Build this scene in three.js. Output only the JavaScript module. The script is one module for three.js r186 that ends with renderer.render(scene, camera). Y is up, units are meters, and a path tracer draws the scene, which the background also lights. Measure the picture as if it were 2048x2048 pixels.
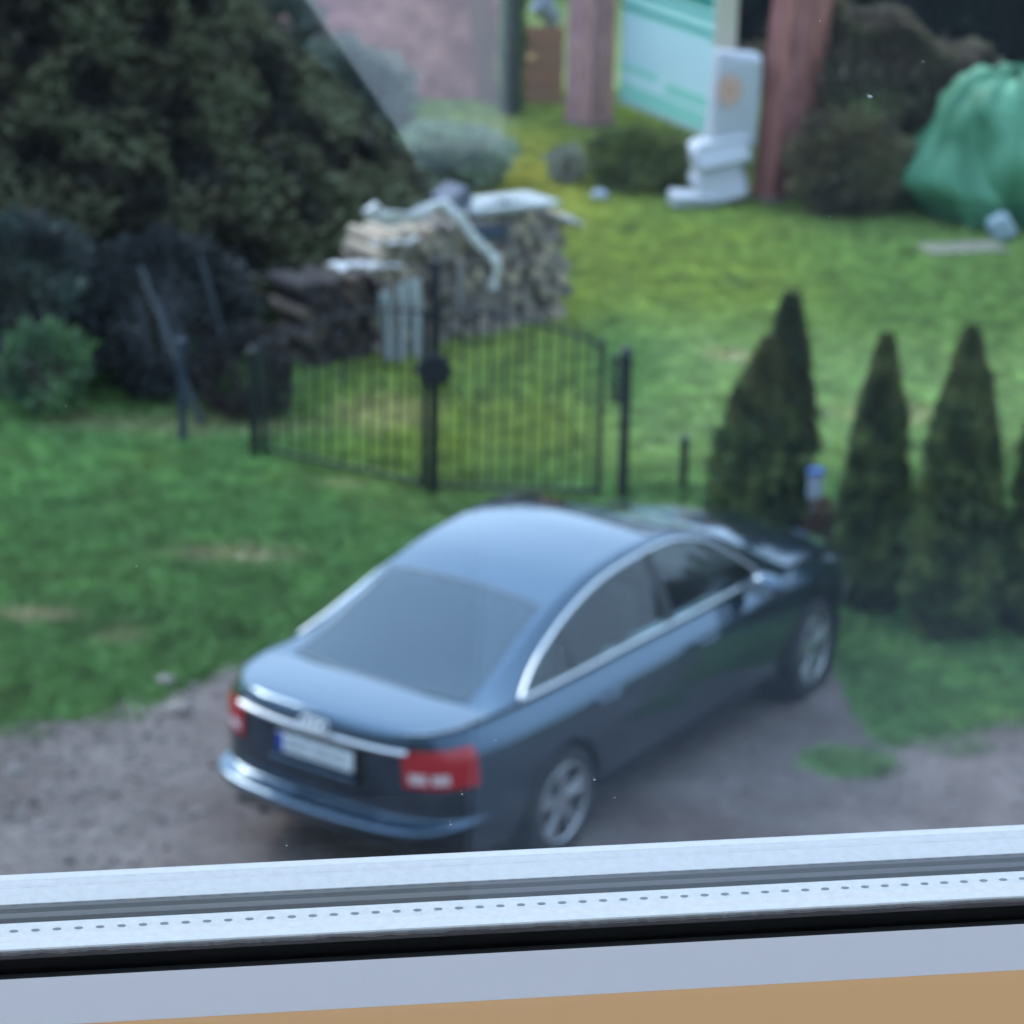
import * as THREE from 'three';
import { mergeGeometries, mergeVertices } from 'three/addons/utils/BufferGeometryUtils.js';
import { RoundedBoxGeometry } from 'three/addons/geometries/RoundedBoxGeometry.js';
import { ImprovedNoise } from 'three/addons/math/ImprovedNoise.js';

// ------------------------------------------------------------------ camera, sky, sun, exposure
const scene = new THREE.Scene();
const camera = new THREE.PerspectiveCamera(20, 1, 0.05, 900);
camera.position.set(0, 7.24, 0);
camera.rotation.order = 'YXZ';
camera.rotation.set(THREE.MathUtils.degToRad(-19.562), 0, THREE.MathUtils.degToRad(1.2));
camera.focus = 0.76;                       // the phone focused on the window frame, the yard is soft
camera.userData.fStop = 30;

const renderer = new THREE.WebGLRenderer({ antialias: true });
renderer.toneMapping = THREE.LinearToneMapping;
renderer.toneMappingExposure = 1.85;
renderer.shadowMap.enabled = true;
renderer.shadowMap.type = THREE.PCFSoftShadowMap;

{ // cool evening overcast: a smooth grey-blue dome, brighter where the low sun stands behind cloud
  const GLOW = Math.PI * 0.36;
  const W = 256, H = 128, d = new Float32Array(W * H * 4);
  for (let j = 0; j < H; j++) for (let i = 0; i < W; i++) {
    const el = ((j + 0.5) / H - 0.5) * Math.PI, s = Math.max(0, Math.sin(el));
    const az = i / W * Math.PI * 2, k = (el < 0 ? 0.32 : 0.80 + 0.75 * s) * (1 + 0.45 * Math.cos(az - GLOW) * Math.cos(el)), o = (j * W + i) * 4;
    d[o] = 0.60 * k; d[o + 1] = 0.85 * k; d[o + 2] = 1.20 * k; d[o + 3] = 1;
  }
  const sky = new THREE.DataTexture(d, W, H, THREE.RGBAFormat, THREE.FloatType);
  sky.mapping = THREE.EquirectangularReflectionMapping; sky.magFilter = THREE.LinearFilter; sky.minFilter = THREE.LinearFilter;
  sky.needsUpdate = true;
  scene.background = sky; scene.environment = sky;
}
const sun = new THREE.DirectionalLight(new THREE.Color(1, 0.95, 0.88), 1.25);
sun.position.set(-16, 20, -38); sun.target.position.set(0, 0, -22);
sun.castShadow = true; sun.shadow.radius = 40; sun.shadow.mapSize.set(2048, 2048);
Object.assign(sun.shadow.camera, { left: -30, right: 30, top: 30, bottom: -30, near: 1, far: 90 });
scene.add(sun, sun.target);

// ------------------------------------------------------------------ helpers
const V = (x, y, z) => new THREE.Vector3(x, y, z);
const lerp = THREE.MathUtils.lerp, clamp = THREE.MathUtils.clamp, R = THREE.MathUtils.degToRad;
const sstep = (a, b, x) => { const t = clamp((x - a) / (b - a), 0, 1); return t * t * (3 - 2 * t); };
function rng(seed) { let a = seed >>> 0; return () => { a = (a + 0x6D2B79F5) >>> 0; let t = a; t = Math.imul(t ^ (t >>> 15), t | 1); t ^= t + Math.imul(t ^ (t >>> 7), t | 61); return ((t ^ (t >>> 14)) >>> 0) / 4294967296; }; }
const perlin = new ImprovedNoise();
const noise = (x, y, z = 0.37) => perlin.noise(x, y, z);
const fbm = (x, y) => noise(x, y) * 0.55 + noise(x * 2.1 + 7, y * 2.1, 1.7) * 0.28 + noise(x * 4.3, y * 4.3 + 3, 2.9) * 0.17;
function curve1(pts) {           // monotone-ish cubic through [x, y] pairs
  const n = pts.length, m = [];
  for (let i = 0; i < n; i++) {
    const a = pts[Math.max(0, i - 1)], b = pts[Math.min(n - 1, i + 1)];
    m.push((b[1] - a[1]) / (b[0] - a[0]));
  }
  return (x) => {
    if (x <= pts[0][0]) return pts[0][1];
    if (x >= pts[n - 1][0]) return pts[n - 1][1];
    let i = 0; while (x > pts[i + 1][0]) i++;
    const h = pts[i + 1][0] - pts[i][0], t = (x - pts[i][0]) / h, t2 = t * t, t3 = t2 * t;
    return (2 * t3 - 3 * t2 + 1) * pts[i][1] + (t3 - 2 * t2 + t) * h * m[i] + (-2 * t3 + 3 * t2) * pts[i + 1][1] + (t3 - t2) * h * m[i + 1];
  };
}
const names = {};
function numbered(n) { const k = names[n] = (names[n] ?? -1) + 1; return k ? n + '_' + String(k).padStart(3, '0') : n; }
function tag(o, label, category, group, kind) {
  if (label) o.userData.label = label;
  if (category) o.userData.category = category;
  if (group) o.userData.group = group;
  if (kind) o.userData.kind = kind;
  return o;
}
function thing(name, label, category, pos = [0, 0, 0], turn = 0, group) {
  const o = new THREE.Group(); o.name = numbered(name); o.position.set(...pos); o.rotation.y = turn; scene.add(o);
  return tag(o, label, category, group);
}
function part(name, geo, material, parent) {
  if (Array.isArray(geo)) geo = geo.length === 1 ? geo[0] : mergeGeometries(geo.map((g) => { const c = g.index ? g.toNonIndexed() : g; for (const k of Object.keys(c.attributes)) if (!['position', 'normal', 'uv'].includes(k)) c.deleteAttribute(k); return c; }));
  const m = new THREE.Mesh(geo, material);
  m.name = parent === scene ? numbered(name) : name;
  m.castShadow = m.receiveShadow = true;
  parent.add(m); return m;
}
function struct(name, geo, material, label) { const m = part(name, geo, material, scene); m.userData.kind = 'structure'; if (label) m.userData.label = label; return m; }
const mat = (r, g, b, rough = 0.8, extra = {}) => new THREE.MeshStandardMaterial({ color: new THREE.Color().setRGB(r, g, b), roughness: rough, ...extra });
const phys = (r, g, b, rough, extra = {}) => new THREE.MeshPhysicalMaterial({ color: new THREE.Color().setRGB(r, g, b), roughness: rough, ...extra });
const box = (w, h, d, x = 0, y = 0, z = 0, r = 0) => { const g = r ? new RoundedBoxGeometry(w, h, d, 2, r) : new THREE.BoxGeometry(w, h, d); g.translate(x, y, z); return g; };
function bar(a, b, r, r2 = r, seg = 8) {
  const d = b.clone().sub(a), g = new THREE.CylinderGeometry(r2, r, d.length(), seg);
  g.translate(0, d.length() / 2, 0); g.applyQuaternion(new THREE.Quaternion().setFromUnitVectors(V(0, 1, 0), d.normalize())); g.translate(a.x, a.y, a.z); return g;
}
const tube = (pts, r, seg = 40, rs = 6, closed = false) => new THREE.TubeGeometry(new THREE.CatmullRomCurve3(pts, closed, 'centripetal'), seg, r, rs, closed);
function noiseMap(size, fn, repeat = 1, srgb = true) {   // fn(u, v) -> [r, g, b] in 0..255, tileable when fn is
  const d = new Uint8Array(size * size * 4);
  for (let j = 0; j < size; j++) for (let i = 0; i < size; i++) { const c = fn(i / size, j / size), o = (j * size + i) * 4; d[o] = c[0]; d[o + 1] = c[1]; d[o + 2] = c[2]; d[o + 3] = 255; }
  const t = new THREE.DataTexture(d, size, size); t.wrapS = t.wrapT = THREE.RepeatWrapping; t.magFilter = THREE.LinearFilter; t.minFilter = THREE.LinearMipmapLinearFilter; t.generateMipmaps = true;
  if (srgb) t.colorSpace = THREE.SRGBColorSpace; t.repeat.set(repeat, repeat); t.needsUpdate = true; return t;
}
function copies(name, geo, material, list, parent) {     // list of { m: Matrix4, c: Color }
  const im = new THREE.InstancedMesh(geo, material, list.length);
  list.forEach((e, i) => { im.setMatrixAt(i, e.m); if (e.c) im.setColorAt(i, e.c); });
  im.name = parent === scene ? numbered(name) : name; im.castShadow = im.receiveShadow = true; im.userData.kind = 'stuff'; parent.add(im); return im;
}
const rgb = (r, g, b) => new THREE.Color().setRGB(r, g, b);

// ------------------------------------------------------------------ ground, road
const roadEdge = [[-60, -16.6], [-8, -15.9], [-5, -16.1], [-3.9, -16.15], [-3.1, -16.25], [-2.75, -16.35], [-2.4, -16.62], [-2.15, -16.72], [-1.9, -17.1], [-1.5, -17.5], [-0.9, -18.0], [0, -18.5], [1.0, -18.8], [1.75, -18.6], [2.1, -18.0], [2.14, -17.3], [2.12, -16.7], [2.25, -16.38], [2.6, -16.34], [2.9, -16.5], [3.25, -16.78], [4.2, -17.0], [6, -17.2], [10, -17.3], [60, -18]];
const roadTop = curve1(roadEdge.filter((p) => p[0] <= 2.1 || p[0] >= 2.25));
const ragged = (x, z) => 0.26 * fbm(x * 1.5, z * 1.5) + 0.12 * noise(x * 5.5, z * 5.5, 5);
function onRoad(x, z, d = 0) { return z > roadTop(x) + d + ragged(x, z) && z < -6 && !(Math.hypot((x - 2.06) / 0.28, (z + 15.98) / 0.22) < 1); }
const patches = [[-1.95, -19.35, 0.52, 0.22, 0.5], [-3.2, -18.1, 0.34, 0.16, 0.6], [-2.55, -17.75, 0.2, 0.2, 0.3], [-1.25, -20.9, 0.28, 0.1, 0.5], [1.9, -24.6, 0.25, 0.2, 0.55], [3.1, -23.0, 0.5, 0.3, 0.4], [-2.6, -22.3, 1.2, 0.35, 0.3], [-1.05, -22.7, 0.5, 0.6, 0.35]];
function lawn(x, z) {
  const n = fbm(x * 0.7, z * 0.7), n2 = fbm(x * 3.1 + 11, z * 3.1), n3 = fbm(x * 0.25 - 5, z * 0.25);
  const c = [0.040, 0.098, 0.034];
  const mix = (d, k) => { for (let i = 0; i < 3; i++) c[i] = lerp(c[i], d[i], clamp(k, 0, 1)); };
  const behind = sstep(-20.4, -22.2, z + 0.12 * x);
  mix([0.088, 0.122, 0.022], behind * sstep(-2.2, -0.7, x) * (0.7 + 0.5 * n));
  mix([0.082, 0.135, 0.062], behind * sstep(0.2, 1.2, x) * sstep(-26.8, -24.4, z) * (0.85 + 0.6 * n));
  mix([0.05, 0.10, 0.03], sstep(2.2, 3.6, x) * sstep(-24.5, -26, z) * 0.8);
  mix([0.10, 0.125, 0.068], Math.exp(-(((x + 0.75) / 0.7) ** 2 + ((z + 31) / 2.6) ** 2)) * 0.95);
  mix([0.13, 0.145, 0.03], Math.exp(-(((x - 0.1) / 0.75) ** 2 + ((z + 31.2) / 3.0) ** 2)) * 0.9);
  mix([0.035, 0.095, 0.022], Math.exp(-(((x - 0.95) / 0.35) ** 2 + ((z + 24.2) / 1.2) ** 2)) * 0.75);
  mix([0.06, 0.10, 0.03], sstep(0.1, 0.5, n) * 0.5);
  mix([0.022, 0.06, 0.02], sstep(0.12, 0.55, -n2) * 0.6);
  for (const [px, pz, rx, rz, k] of patches) mix([0.17, 0.15, 0.115], k * sstep(1.25, 0.5, Math.hypot((x - px) / rx, (z - pz) / rz) + 0.5 * n2));
  const f = (1 + 0.25 * n3 + 0.3 * n2) * (0.92 + 0.2 * behind); c[1] *= 1.06; return [c[0] * f * 2.7 + 0.018, c[1] * f * 2.1 + 0.012, c[2] * f * 2.1 + 0.014];
}
{
  const xs = [], zs = [];
  for (const x of [-450, -200, -90, -45, -25, -15, -11]) xs.push(x); for (let x = -9; x <= 9.01; x += 0.12) xs.push(x); for (const x of [11, 15, 25, 45, 90, 200, 450]) xs.push(x);
  for (const z of [450, 200, 80, 30, 5, -2, -6, -10, -12]) zs.push(z); for (let z = -13.5; z >= -36; z -= 0.12) zs.push(z); for (let z = -36.5; z > -50; z -= 1) zs.push(z); for (const z of [-60, -90, -200, -450]) zs.push(z);
  const pos = [], col = [], uv = [], idx = [];
  for (const z of zs) for (const x of xs) {
    const near = Math.abs(x) < 10 && z < -12 && z > -37;
    pos.push(x, near ? 0.03 * fbm(x * 1.3, z * 1.3) - 0.035 - (onRoad(x, z) ? 0.03 : 0) : -0.04, z); col.push(...lawn(x, z)); uv.push(x, z);
  }
  const nx = xs.length;
  for (let j = 0; j < zs.length - 1; j++) for (let i = 0; i < nx - 1; i++) { const a = j * nx + i; idx.push(a, a + 1, a + nx, a + 1, a + nx + 1, a + nx); }
  const g = new THREE.BufferGeometry();
  g.setAttribute('position', new THREE.Float32BufferAttribute(pos, 3)); g.setAttribute('color', new THREE.Float32BufferAttribute(col, 3)); g.setAttribute('uv', new THREE.Float32BufferAttribute(uv, 2));
  g.setIndex(idx); g.computeVertexNormals();
  struct('ground', g, new THREE.MeshStandardMaterial({ vertexColors: true, roughness: 1 }));
}
{
  const pts = [], r = rng(4);
  for (let i = 0; i < roadEdge.length - 1; i++) {
    const [a, b] = [roadEdge[i], roadEdge[i + 1]], n = Math.max(1, Math.min(40, Math.round(Math.hypot(b[0] - a[0], b[1] - a[1]) / 0.07)));
    for (let k = 0; k < n; k++) { const t = k / n, x = lerp(a[0], b[0], t), z = lerp(a[1], b[1], t); pts.push(new THREE.Vector2(x + 0.05 * noise(x * 5, z * 5, 3), -(z + ragged(x, z) + 0.03 * noise(x * 9, z * 9)))); }
  }
  pts.push(new THREE.Vector2(60, 18), new THREE.Vector2(60, 7), new THREE.Vector2(-60, 7));
  const g = new THREE.ShapeGeometry(new THREE.Shape(pts)); g.rotateX(-Math.PI / 2); g.translate(0, 0.006, 0);
  const rr = rng(9), W = 2048, H = 1024, g0 = new Float32Array(W * H), g1 = new Float32Array(W * H);   // 16 x 8 m
  for (let k = 0; k < 46000; k++) {                      // pebbles pressed into dust, wrapped round the edges
    const cx = rr() * W, cy = rr() * H, rad = 0.7 + 2.6 * rr() ** 3, t = rr() - 0.42, e = 0.75 + 0.5 * rr(), n = Math.ceil(rad * 1.4), w = rr() - 0.5;
    for (let y = -n; y <= n; y++) for (let x = -n; x <= n; x++) { const q = Math.hypot(x * e, y / e) / rad; if (q < 1) { const o = ((Math.floor(cy + y) + H) % H) * W + (Math.floor(cx + x) + W) % W; g0[o] = t; g1[o] = w; } }
  }
  const d = new Uint8Array(W * H * 4);
  for (let j = 0; j < H; j++) for (let i = 0; i < W; i++) {
    const o = j * W + i, x = i / W * 16 - 8, z = -12 - j / H * 8, track = Math.exp(-(((z + 15.3 + 0.15 * Math.sin(x)) / 0.35) ** 2)) + Math.exp(-(((z + 16.4 + 0.15 * Math.sin(x + 0.4)) / 0.3) ** 2));
    const c = fbm(x * 0.9, z * 0.9), c2 = fbm(x * 3.3 + 4, z * 3.3), damp = sstep(0.05, 0.45, fbm(x * 0.6 + 9, z * 0.8));
    const k = 88 + 26 * c + 20 * c2 + 34 * g0[o] - 7 * track - 22 * damp, w = g1[o] * 8 + 5 * damp;
    d[o * 4] = clamp(k + 11 + w, 0, 255); d[o * 4 + 1] = clamp(k, 0, 255); d[o * 4 + 2] = clamp(k - 3 - w * 0.4, 0, 255); d[o * 4 + 3] = 255;
  }
  const tex = new THREE.DataTexture(d, W, H); tex.wrapS = tex.wrapT = THREE.RepeatWrapping; tex.magFilter = THREE.LinearFilter; tex.minFilter = THREE.LinearMipmapLinearFilter; tex.generateMipmaps = true; tex.colorSpace = THREE.SRGBColorSpace; tex.needsUpdate = true;
  { const p = g.attributes.position, uv = g.attributes.uv; for (let i = 0; i < p.count; i++) uv.setXY(i, (p.getX(i) + 8) / 16, (-12 - p.getZ(i)) / 8); }
  const m = new THREE.MeshStandardMaterial({ map: tex, roughness: 0.95, bumpMap: tex, bumpScale: 0.012 });
  // broad lighter and darker tracks in the gravel
  const q = mergeVertices(g); struct('road', q, m);
}

// ------------------------------------------------------------------ grass, pebbles
{
  const blade = new THREE.BufferGeometry(), p = [], r = rng(21);
  for (let k = 0; k < 7; k++) {
    const a = r() * 6.28, w = 0.006 + 0.004 * r(), h = 0.6 + 0.4 * r(), l = 0.5 * r() + 0.15, ox = (r() - 0.5) * 0.9, oz = (r() - 0.5) * 0.9, b = a + 1.57;
    const A = [ox - Math.cos(b) * w * 12, 0, oz - Math.sin(b) * w * 12], B = [ox + Math.cos(b) * w * 12, 0, oz + Math.sin(b) * w * 12], M = [ox + Math.cos(a) * l * 0.4, h * 0.7, oz + Math.sin(a) * l * 0.4], T = [ox + Math.cos(a) * l, h, oz + Math.sin(a) * l];
    p.push(...A, ...B, ...M, ...A.map((v, i) => lerp(v, M[i], 0.6)), ...M, ...T);
  }
  blade.setAttribute('position', new THREE.Float32BufferAttribute(p, 3)); blade.computeVertexNormals();
  const list = [], rr = rng(22), q = new THREE.Quaternion(), e = new THREE.Euler();
  const put = (x, z, s) => { const c = lawn(x, z), f = (0.6 + 0.8 * rr()) * (1 + 0.5 * noise(x * 4.7, z * 4.7, 6)); q.setFromEuler(e.set((rr() - 0.5) * 0.4, rr() * 6.28, (rr() - 0.5) * 0.4)); list.push({ m: new THREE.Matrix4().compose(V(x, -0.03, z), q, V(s * 1.3, s, s * 1.3)), c: rgb(c[0] * f * 1.45, c[1] * f * 1.45, c[2] * f * 1.3) }); };
  for (let k = 0; k < 190000; k++) {
    const z = -15.3 - 21 * rr() ** 1.25, half = -z * 0.19 + 0.4, x = (rr() * 2 - 1) * half;
    if (onRoad(x, z) && !(rr() < 0.30 && !onRoad(x, z, 0.22 + 0.3 * noise(x * 3, z * 3, 8)))) continue;
    let bare = 0; for (const [px, pz, rx, rz, kk] of patches) bare = Math.max(bare, kk * 1.3 * sstep(1.2, 0.5, Math.hypot((x - px) / rx, (z - pz) / rz)));
    if (rr() < bare) continue;
    put(x, z, 0.045 + 0.05 * rr() + 0.03 * Math.max(0, fbm(x * 1.9, z * 1.9)));
  }
  tag(copies('grass', blade, new THREE.MeshStandardMaterial({ roughness: 0.9, side: THREE.DoubleSide }), list, scene), 'short uneven green lawn grass around the parked car and garden', 'grass', null, 'stuff');
}
{
  const g = new THREE.IcosahedronGeometry(1, 1), p = g.attributes.position;
  for (let i = 0; i < p.count; i++) { const v = V(p.getX(i), p.getY(i), p.getZ(i)), k = 1 + 0.25 * noise(v.x * 1.7, v.y * 1.7, v.z * 1.7); p.setXYZ(i, v.x * k, v.y * k * 0.6, v.z * k); }
  g.computeVertexNormals();
  const list = [], rr = rng(31), q = new THREE.Quaternion(), e = new THREE.Euler();
  for (let k = 0; k < 15000; k++) {
    const z = -13.8 - 5 * rr(), x = (rr() * 2 - 1) * 3.9;
    if (!onRoad(x, z)) continue;
    const left = sstep(-1.2, -2.6, x), s = (0.005 + 0.016 * rr() ** 3) * (1 + 0.7 * left * (rr() < 0.3 ? 1 : 0)), t = 0.13 + 0.22 * rr() ** 2;
    if (rr() > 0.35 + 0.65 * left) continue;
    q.setFromEuler(e.set(rr(), rr() * 6, rr()));
    list.push({ m: new THREE.Matrix4().compose(V(x, 0.008, z), q, V(s, s, s)), c: rgb(t * 0.78, t * 0.66, t * 0.62) });
  }
  tag(copies('gravel', g, mat(1, 1, 1, 0.9), list, scene), 'loose grey pebbles strewn over the gravel road', 'gravel', null, 'stuff');
  const rock = (x, z, s, label) => { const m = part('stone', g.clone().scale(s, s * 0.8, s), mat(0.2, 0.165, 0.15, 0.9), scene); m.position.set(x, s * 0.2, z); m.rotation.y = x * 9; tag(m, label, 'stone', 'pale stones at the road edge'); };
  rock(-2.18, -17.0, 0.07, 'pale stone at grass edge left of the car, farther from the camera');
  rock(-2.05, -16.55, 0.09, 'larger pale stone on gravel beside the left tail light of car');
}

// ------------------------------------------------------------------ the car
const M = {
  paint: phys(0.040, 0.078, 0.122, 0.16, { metalness: 0.9, clearcoat: 1, clearcoatRoughness: 0.03 }),
  black: mat(0.012, 0.012, 0.014, 0.6), trim: mat(0.02, 0.02, 0.022, 0.45), chrome: mat(0.72, 0.73, 0.75, 0.34, { metalness: 1 }),
  rubber: mat(0.018, 0.018, 0.019, 0.85), alloy: mat(0.5, 0.51, 0.53, 0.35, { metalness: 0.85 }), fabric: mat(0.03, 0.03, 0.034, 0.95),
  glass: phys(0.62, 0.72, 0.70, 0.02, { transmission: 1, thickness: 0, ior: 1.62 }), rearGlass: phys(0.07, 0.125, 0.18, 0.03, { transmission: 1, thickness: 0, ior: 1.6, metalness: 0.42 }),
  red: phys(0.42, 0.008, 0.016, 0.25, { clearcoat: 1, clearcoatRoughness: 0.05 }), lens: phys(0.62, 0.5, 0.5, 0.25, { clearcoat: 1 }), seat: mat(0.05, 0.05, 0.055, 0.9),
};
const car = thing('parked_car', 'dark blue four-door saloon car parked on the gravel, seen from behind', 'car', [-1.056, 0, -14.231], R(55.76));
{
  // plan outline, right half, rear centre to front centre: [x, z(right)]
  const planC = new THREE.CatmullRomCurve3([[0, 0], [0.012, 0.3], [0.045, 0.53], [0.13, 0.72], [0.29, 0.83], [0.55, 0.89], [1.12, 0.918], [2.0, 0.927], [2.8, 0.927], [3.6, 0.92], [4.1, 0.905], [4.42, 0.86], [4.66, 0.75], [4.81, 0.58], [4.885, 0.3], [4.916, 0]].map((p) => V(p[0], 0, p[1])), false, 'centripetal');
  planC.arcLengthDivisions = 800;
  const NU = 300, plan = planC.getSpacedPoints(NU);
  const topf = curve1([[0, 0.985], [0.1, 0.995], [0.5, 1.0], [1.0, 0.985], [2, 0.965], [3.2, 0.935], [3.6, 0.915], [4.0, 0.895], [4.3, 0.862], [4.6, 0.815], [4.8, 0.765], [4.92, 0.68]]);
  const dxr = curve1([[0.2, 0.24], [0.28, 0.12], [0.36, 0.02], [0.42, -0.025], [0.455, -0.045], [0.475, -0.04], [0.486, -0.02], [0.498, 0.04], [0.51, 0.07], [0.55, 0.075], [0.65, 0.068], [0.8, 0.06], [0.88, 0.055], [0.93, 0.048], [0.955, 0.042], [0.975, 0.046], [0.985, 0.055]]);
  const dxf = curve1([[0.2, 0.28], [0.3, 0.1], [0.42, 0.01], [0.55, 0.0], [0.7, 0.03], [0.985, 0.10]]);
  const wid = curve1([[0.2, 0.87], [0.27, 0.94], [0.36, 0.965], [0.5, 0.99], [0.62, 1.0], [0.72, 0.995], [0.8, 0.985], [0.86, 0.972], [0.9, 0.945], [0.94, 0.905], [0.985, 0.865]]);
  const crown = curve1([[0, 0.012], [0.3, 0.03], [0.8, 0.03], [3.2, 0.05], [3.7, 0.06], [4.3, 0.05], [4.75, 0.035], [4.92, 0.015]]);
  const S = (px, pz, v) => {
    const zn = v < 0.5 ? lerp(0.2, 0.62, v * 2) : lerp(0.62, 0.985, v * 2 - 1), top = topf(px);
    const y = v < 0.5 ? zn : 0.62 + (top - 0.62) * (v * 2 - 1);
    return V(px + dxr(zn) * (1 - sstep(0.02, 0.75, px)) - dxf(zn) * sstep(4.05, 4.8, px), y, pz * wid(zn));
  };
  const at = (u, v) => { const k = clamp(Math.abs(u), 0, 1) * NU, i = Math.min(NU - 1, Math.floor(k)), p = plan[i].clone().lerp(plan[i + 1], k - i); return S(p.x, p.z * Math.sign(u || 1), v); };
  const uOf = (x) => { let lo = 0, hi = 1; for (let k = 0; k < 30; k++) { const m = (lo + hi) / 2, i = Math.min(NU - 1, Math.floor(m * NU)); if (lerp(plan[i].x, plan[i + 1].x, m * NU - i) < x) lo = m; else hi = m; } return lo; };
  const uOfY = (z) => { let lo = 0, hi = uOf(0.5); for (let k = 0; k < 30; k++) { const m = (lo + hi) / 2; if (at(m, 0.7).z < z) lo = m; else hi = m; } return lo; };
  const vOf = (y, x = 0) => y < 0.62 ? (y - 0.2) / 0.84 : 0.5 + 0.5 * (y - 0.62) / (topf(x) - 0.62);
  const axles = [1.12, 3.963], RA = 0.368;
  // shell + decks in one pool so that normals run across
  const VS = []; for (let k = 0; k <= 46; k++) VS.push(k / 46); for (let k = 0; k < 12; k++) VS.push((0.462 + k * 0.0042 - 0.2) / 0.84); VS.sort((a, b) => a - b);
  const NV = VS.length - 1, pos = [], tri = {}, ring = 2 * NU + 1;
  const inArch = (p) => Math.abs(p.z) > 0.5 && axles.find((a) => Math.hypot(p.x - a, p.y - 0.335) < RA);
  const raw = [];
  for (let j = 0; j <= NV; j++) for (let i = -NU; i <= NU; i++) { const p = plan[Math.abs(i)]; raw.push(S(p.x, p.z * (i < 0 ? -1 : 1), VS[j])); }
  const cut = raw.map((p) => inArch(p));
  raw.forEach((p, k) => { const a = cut[k]; if (a) { const d = Math.hypot(p.x - a, p.y - 0.335) || 1; p = V(a + (p.x - a) / d * RA, 0.335 + (p.y - 0.335) / d * RA, p.z); } pos.push(p.x, p.y, p.z); });
  const add = (t, a, b, c) => (tri[t] ??= []).push(a, b, c);
  const doors = [['rear', 1.36, 2.38], ['front', 2.38, 3.46]];
  const kindOf = (p) => {
    if (p.x < 0.8 && p.y < 0.5) return 'rear_bumper';
    if (p.x > 4.2 && p.y < 0.58) return 'front_bumper';
    if (p.x < 0.3 && Math.abs(p.z) < 0.53) return 'boot_lid';
    if (p.y > 0.3) for (const [n, a, b] of doors) if (p.x > a && p.x < b) return 'door ' + n + (p.z > 0 ? ' right' : ' left');
    return 'body';
  };
  for (let j = 0; j < NV; j++) for (let i = 0; i < ring - 1; i++) {
    const a = j * ring + i, b = a + 1, c = a + ring, d = c + 1;
    if (cut[a] && cut[b] && cut[c] && cut[d]) continue;
    const t = kindOf(raw[a].clone().add(raw[d]).multiplyScalar(0.5)); add(t, a, c, b); add(t, b, c, d);
  }
  const ND = 36, deck = [];
  for (let i = 0; i <= NU; i++) {
    const p = raw[NV * ring + NU + i], row = [];
    for (let k = 0; k <= ND; k++) {
      const t = k / ND * 2 - 1;
      if (k === 0) row.push(NV * ring + NU - i); else if (k === ND) row.push(NV * ring + NU + i);
      else { row.push(pos.length / 3); pos.push(p.x + (i < 30 ? 0.004 : 0) * (1 - t * t), p.y + crown(p.x) * (1 - t * t) + 0.006 * (1 - t ** 8), p.z * t); }
    }
    deck.push(row);
  }
  for (let i = 0; i < NU; i++) for (let k = 0; k < ND; k++) {
    const p = raw[NV * ring + NU + i], t = (k + 0.5) / ND * 2 - 1;
    if (p.x > 0.72 && p.x < 3.5 && Math.abs(t) < 0.87) continue;
    const n = p.x < 0.72 && Math.abs(t) < 0.9 ? 'boot_lid' : p.x > 3.5 && Math.abs(t) < 0.92 ? 'bonnet' : 'body';
    const a = deck[i][k], b = deck[i][k + 1], c = deck[i + 1][k], d = deck[i + 1][k + 1]; add(n, a, b, c); add(n, b, d, c);
  }
  const all = new THREE.BufferGeometry(); all.setAttribute('position', new THREE.Float32BufferAttribute(pos, 3)); all.setIndex(Object.values(tri).flat()); all.computeVertexNormals();
  const split = (source, idx) => {
    const map = new Map(), P = [], N = [], out = [], sp = source.attributes.position, sn = source.attributes.normal;
    for (const k of idx) { if (!map.has(k)) { map.set(k, P.length / 3); P.push(sp.getX(k), sp.getY(k), sp.getZ(k)); N.push(sn.getX(k), sn.getY(k), sn.getZ(k)); } out.push(map.get(k)); }
    const g = new THREE.BufferGeometry(); g.setAttribute('position', new THREE.Float32BufferAttribute(P, 3)); g.setAttribute('normal', new THREE.Float32BufferAttribute(N, 3)); g.setIndex(out); return g;
  };
  const doorMesh = {};
  for (const [t, idx] of Object.entries(tri)) { const m = part(t.split(' ')[0], split(all, idx), M.paint, car); if (t.startsWith('door')) doorMesh[t.slice(5)] = m; }

  // greenhouse
  const rail = curve1([[0.46, 0.985], [0.56, 1.005], [0.8, 1.07], [1.08, 1.18], [1.38, 1.298], [1.75, 1.388], [2.1, 1.42], [2.45, 1.418], [2.75, 1.388], [3.1, 1.28], [3.45, 1.095], [3.78, 0.92]]);
  const railW = curve1([[0.46, 0.67], [0.8, 0.635], [1.1, 0.602], [1.4, 0.575], [1.8, 0.562], [2.3, 0.562], [2.7, 0.575], [3.1, 0.62], [3.45, 0.675], [3.78, 0.72]]);
  const mid = curve1([[0.46, 1.005], [0.58, 1.045], [0.75, 1.11], [1.0, 1.205], [1.40, 1.345], [1.75, 1.432], [2.2, 1.470], [2.5, 1.455], [2.85, 1.385], [3.2, 1.26], [3.5, 1.12], [3.78, 0.985]]);
  const yTop = curve1(plan.filter((_, i) => i % 10 === 0 && plan[i].x > 0.2 && plan[i].x < 4.3).map((p) => { const q = S(p.x, p.z, 1); return [q.x, q.z]; }));
  const roofAt = (x, s) => V(x, rail(x) + (mid(x) - rail(x)) * (1 - s * s), railW(x) * s);
  const sideAt = (x, q, sgn) => { const zb = topf(x) + 0.004, yb = yTop(x) - 0.012; return V(x, lerp(rail(x), zb, q), sgn * (lerp(railW(x), yb, q) + 0.022 * Math.sin(Math.PI * q))); };
  const qOf = (x, y) => clamp((rail(x) - y) / (rail(x) - topf(x) - 0.004), 0, 1);
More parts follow.
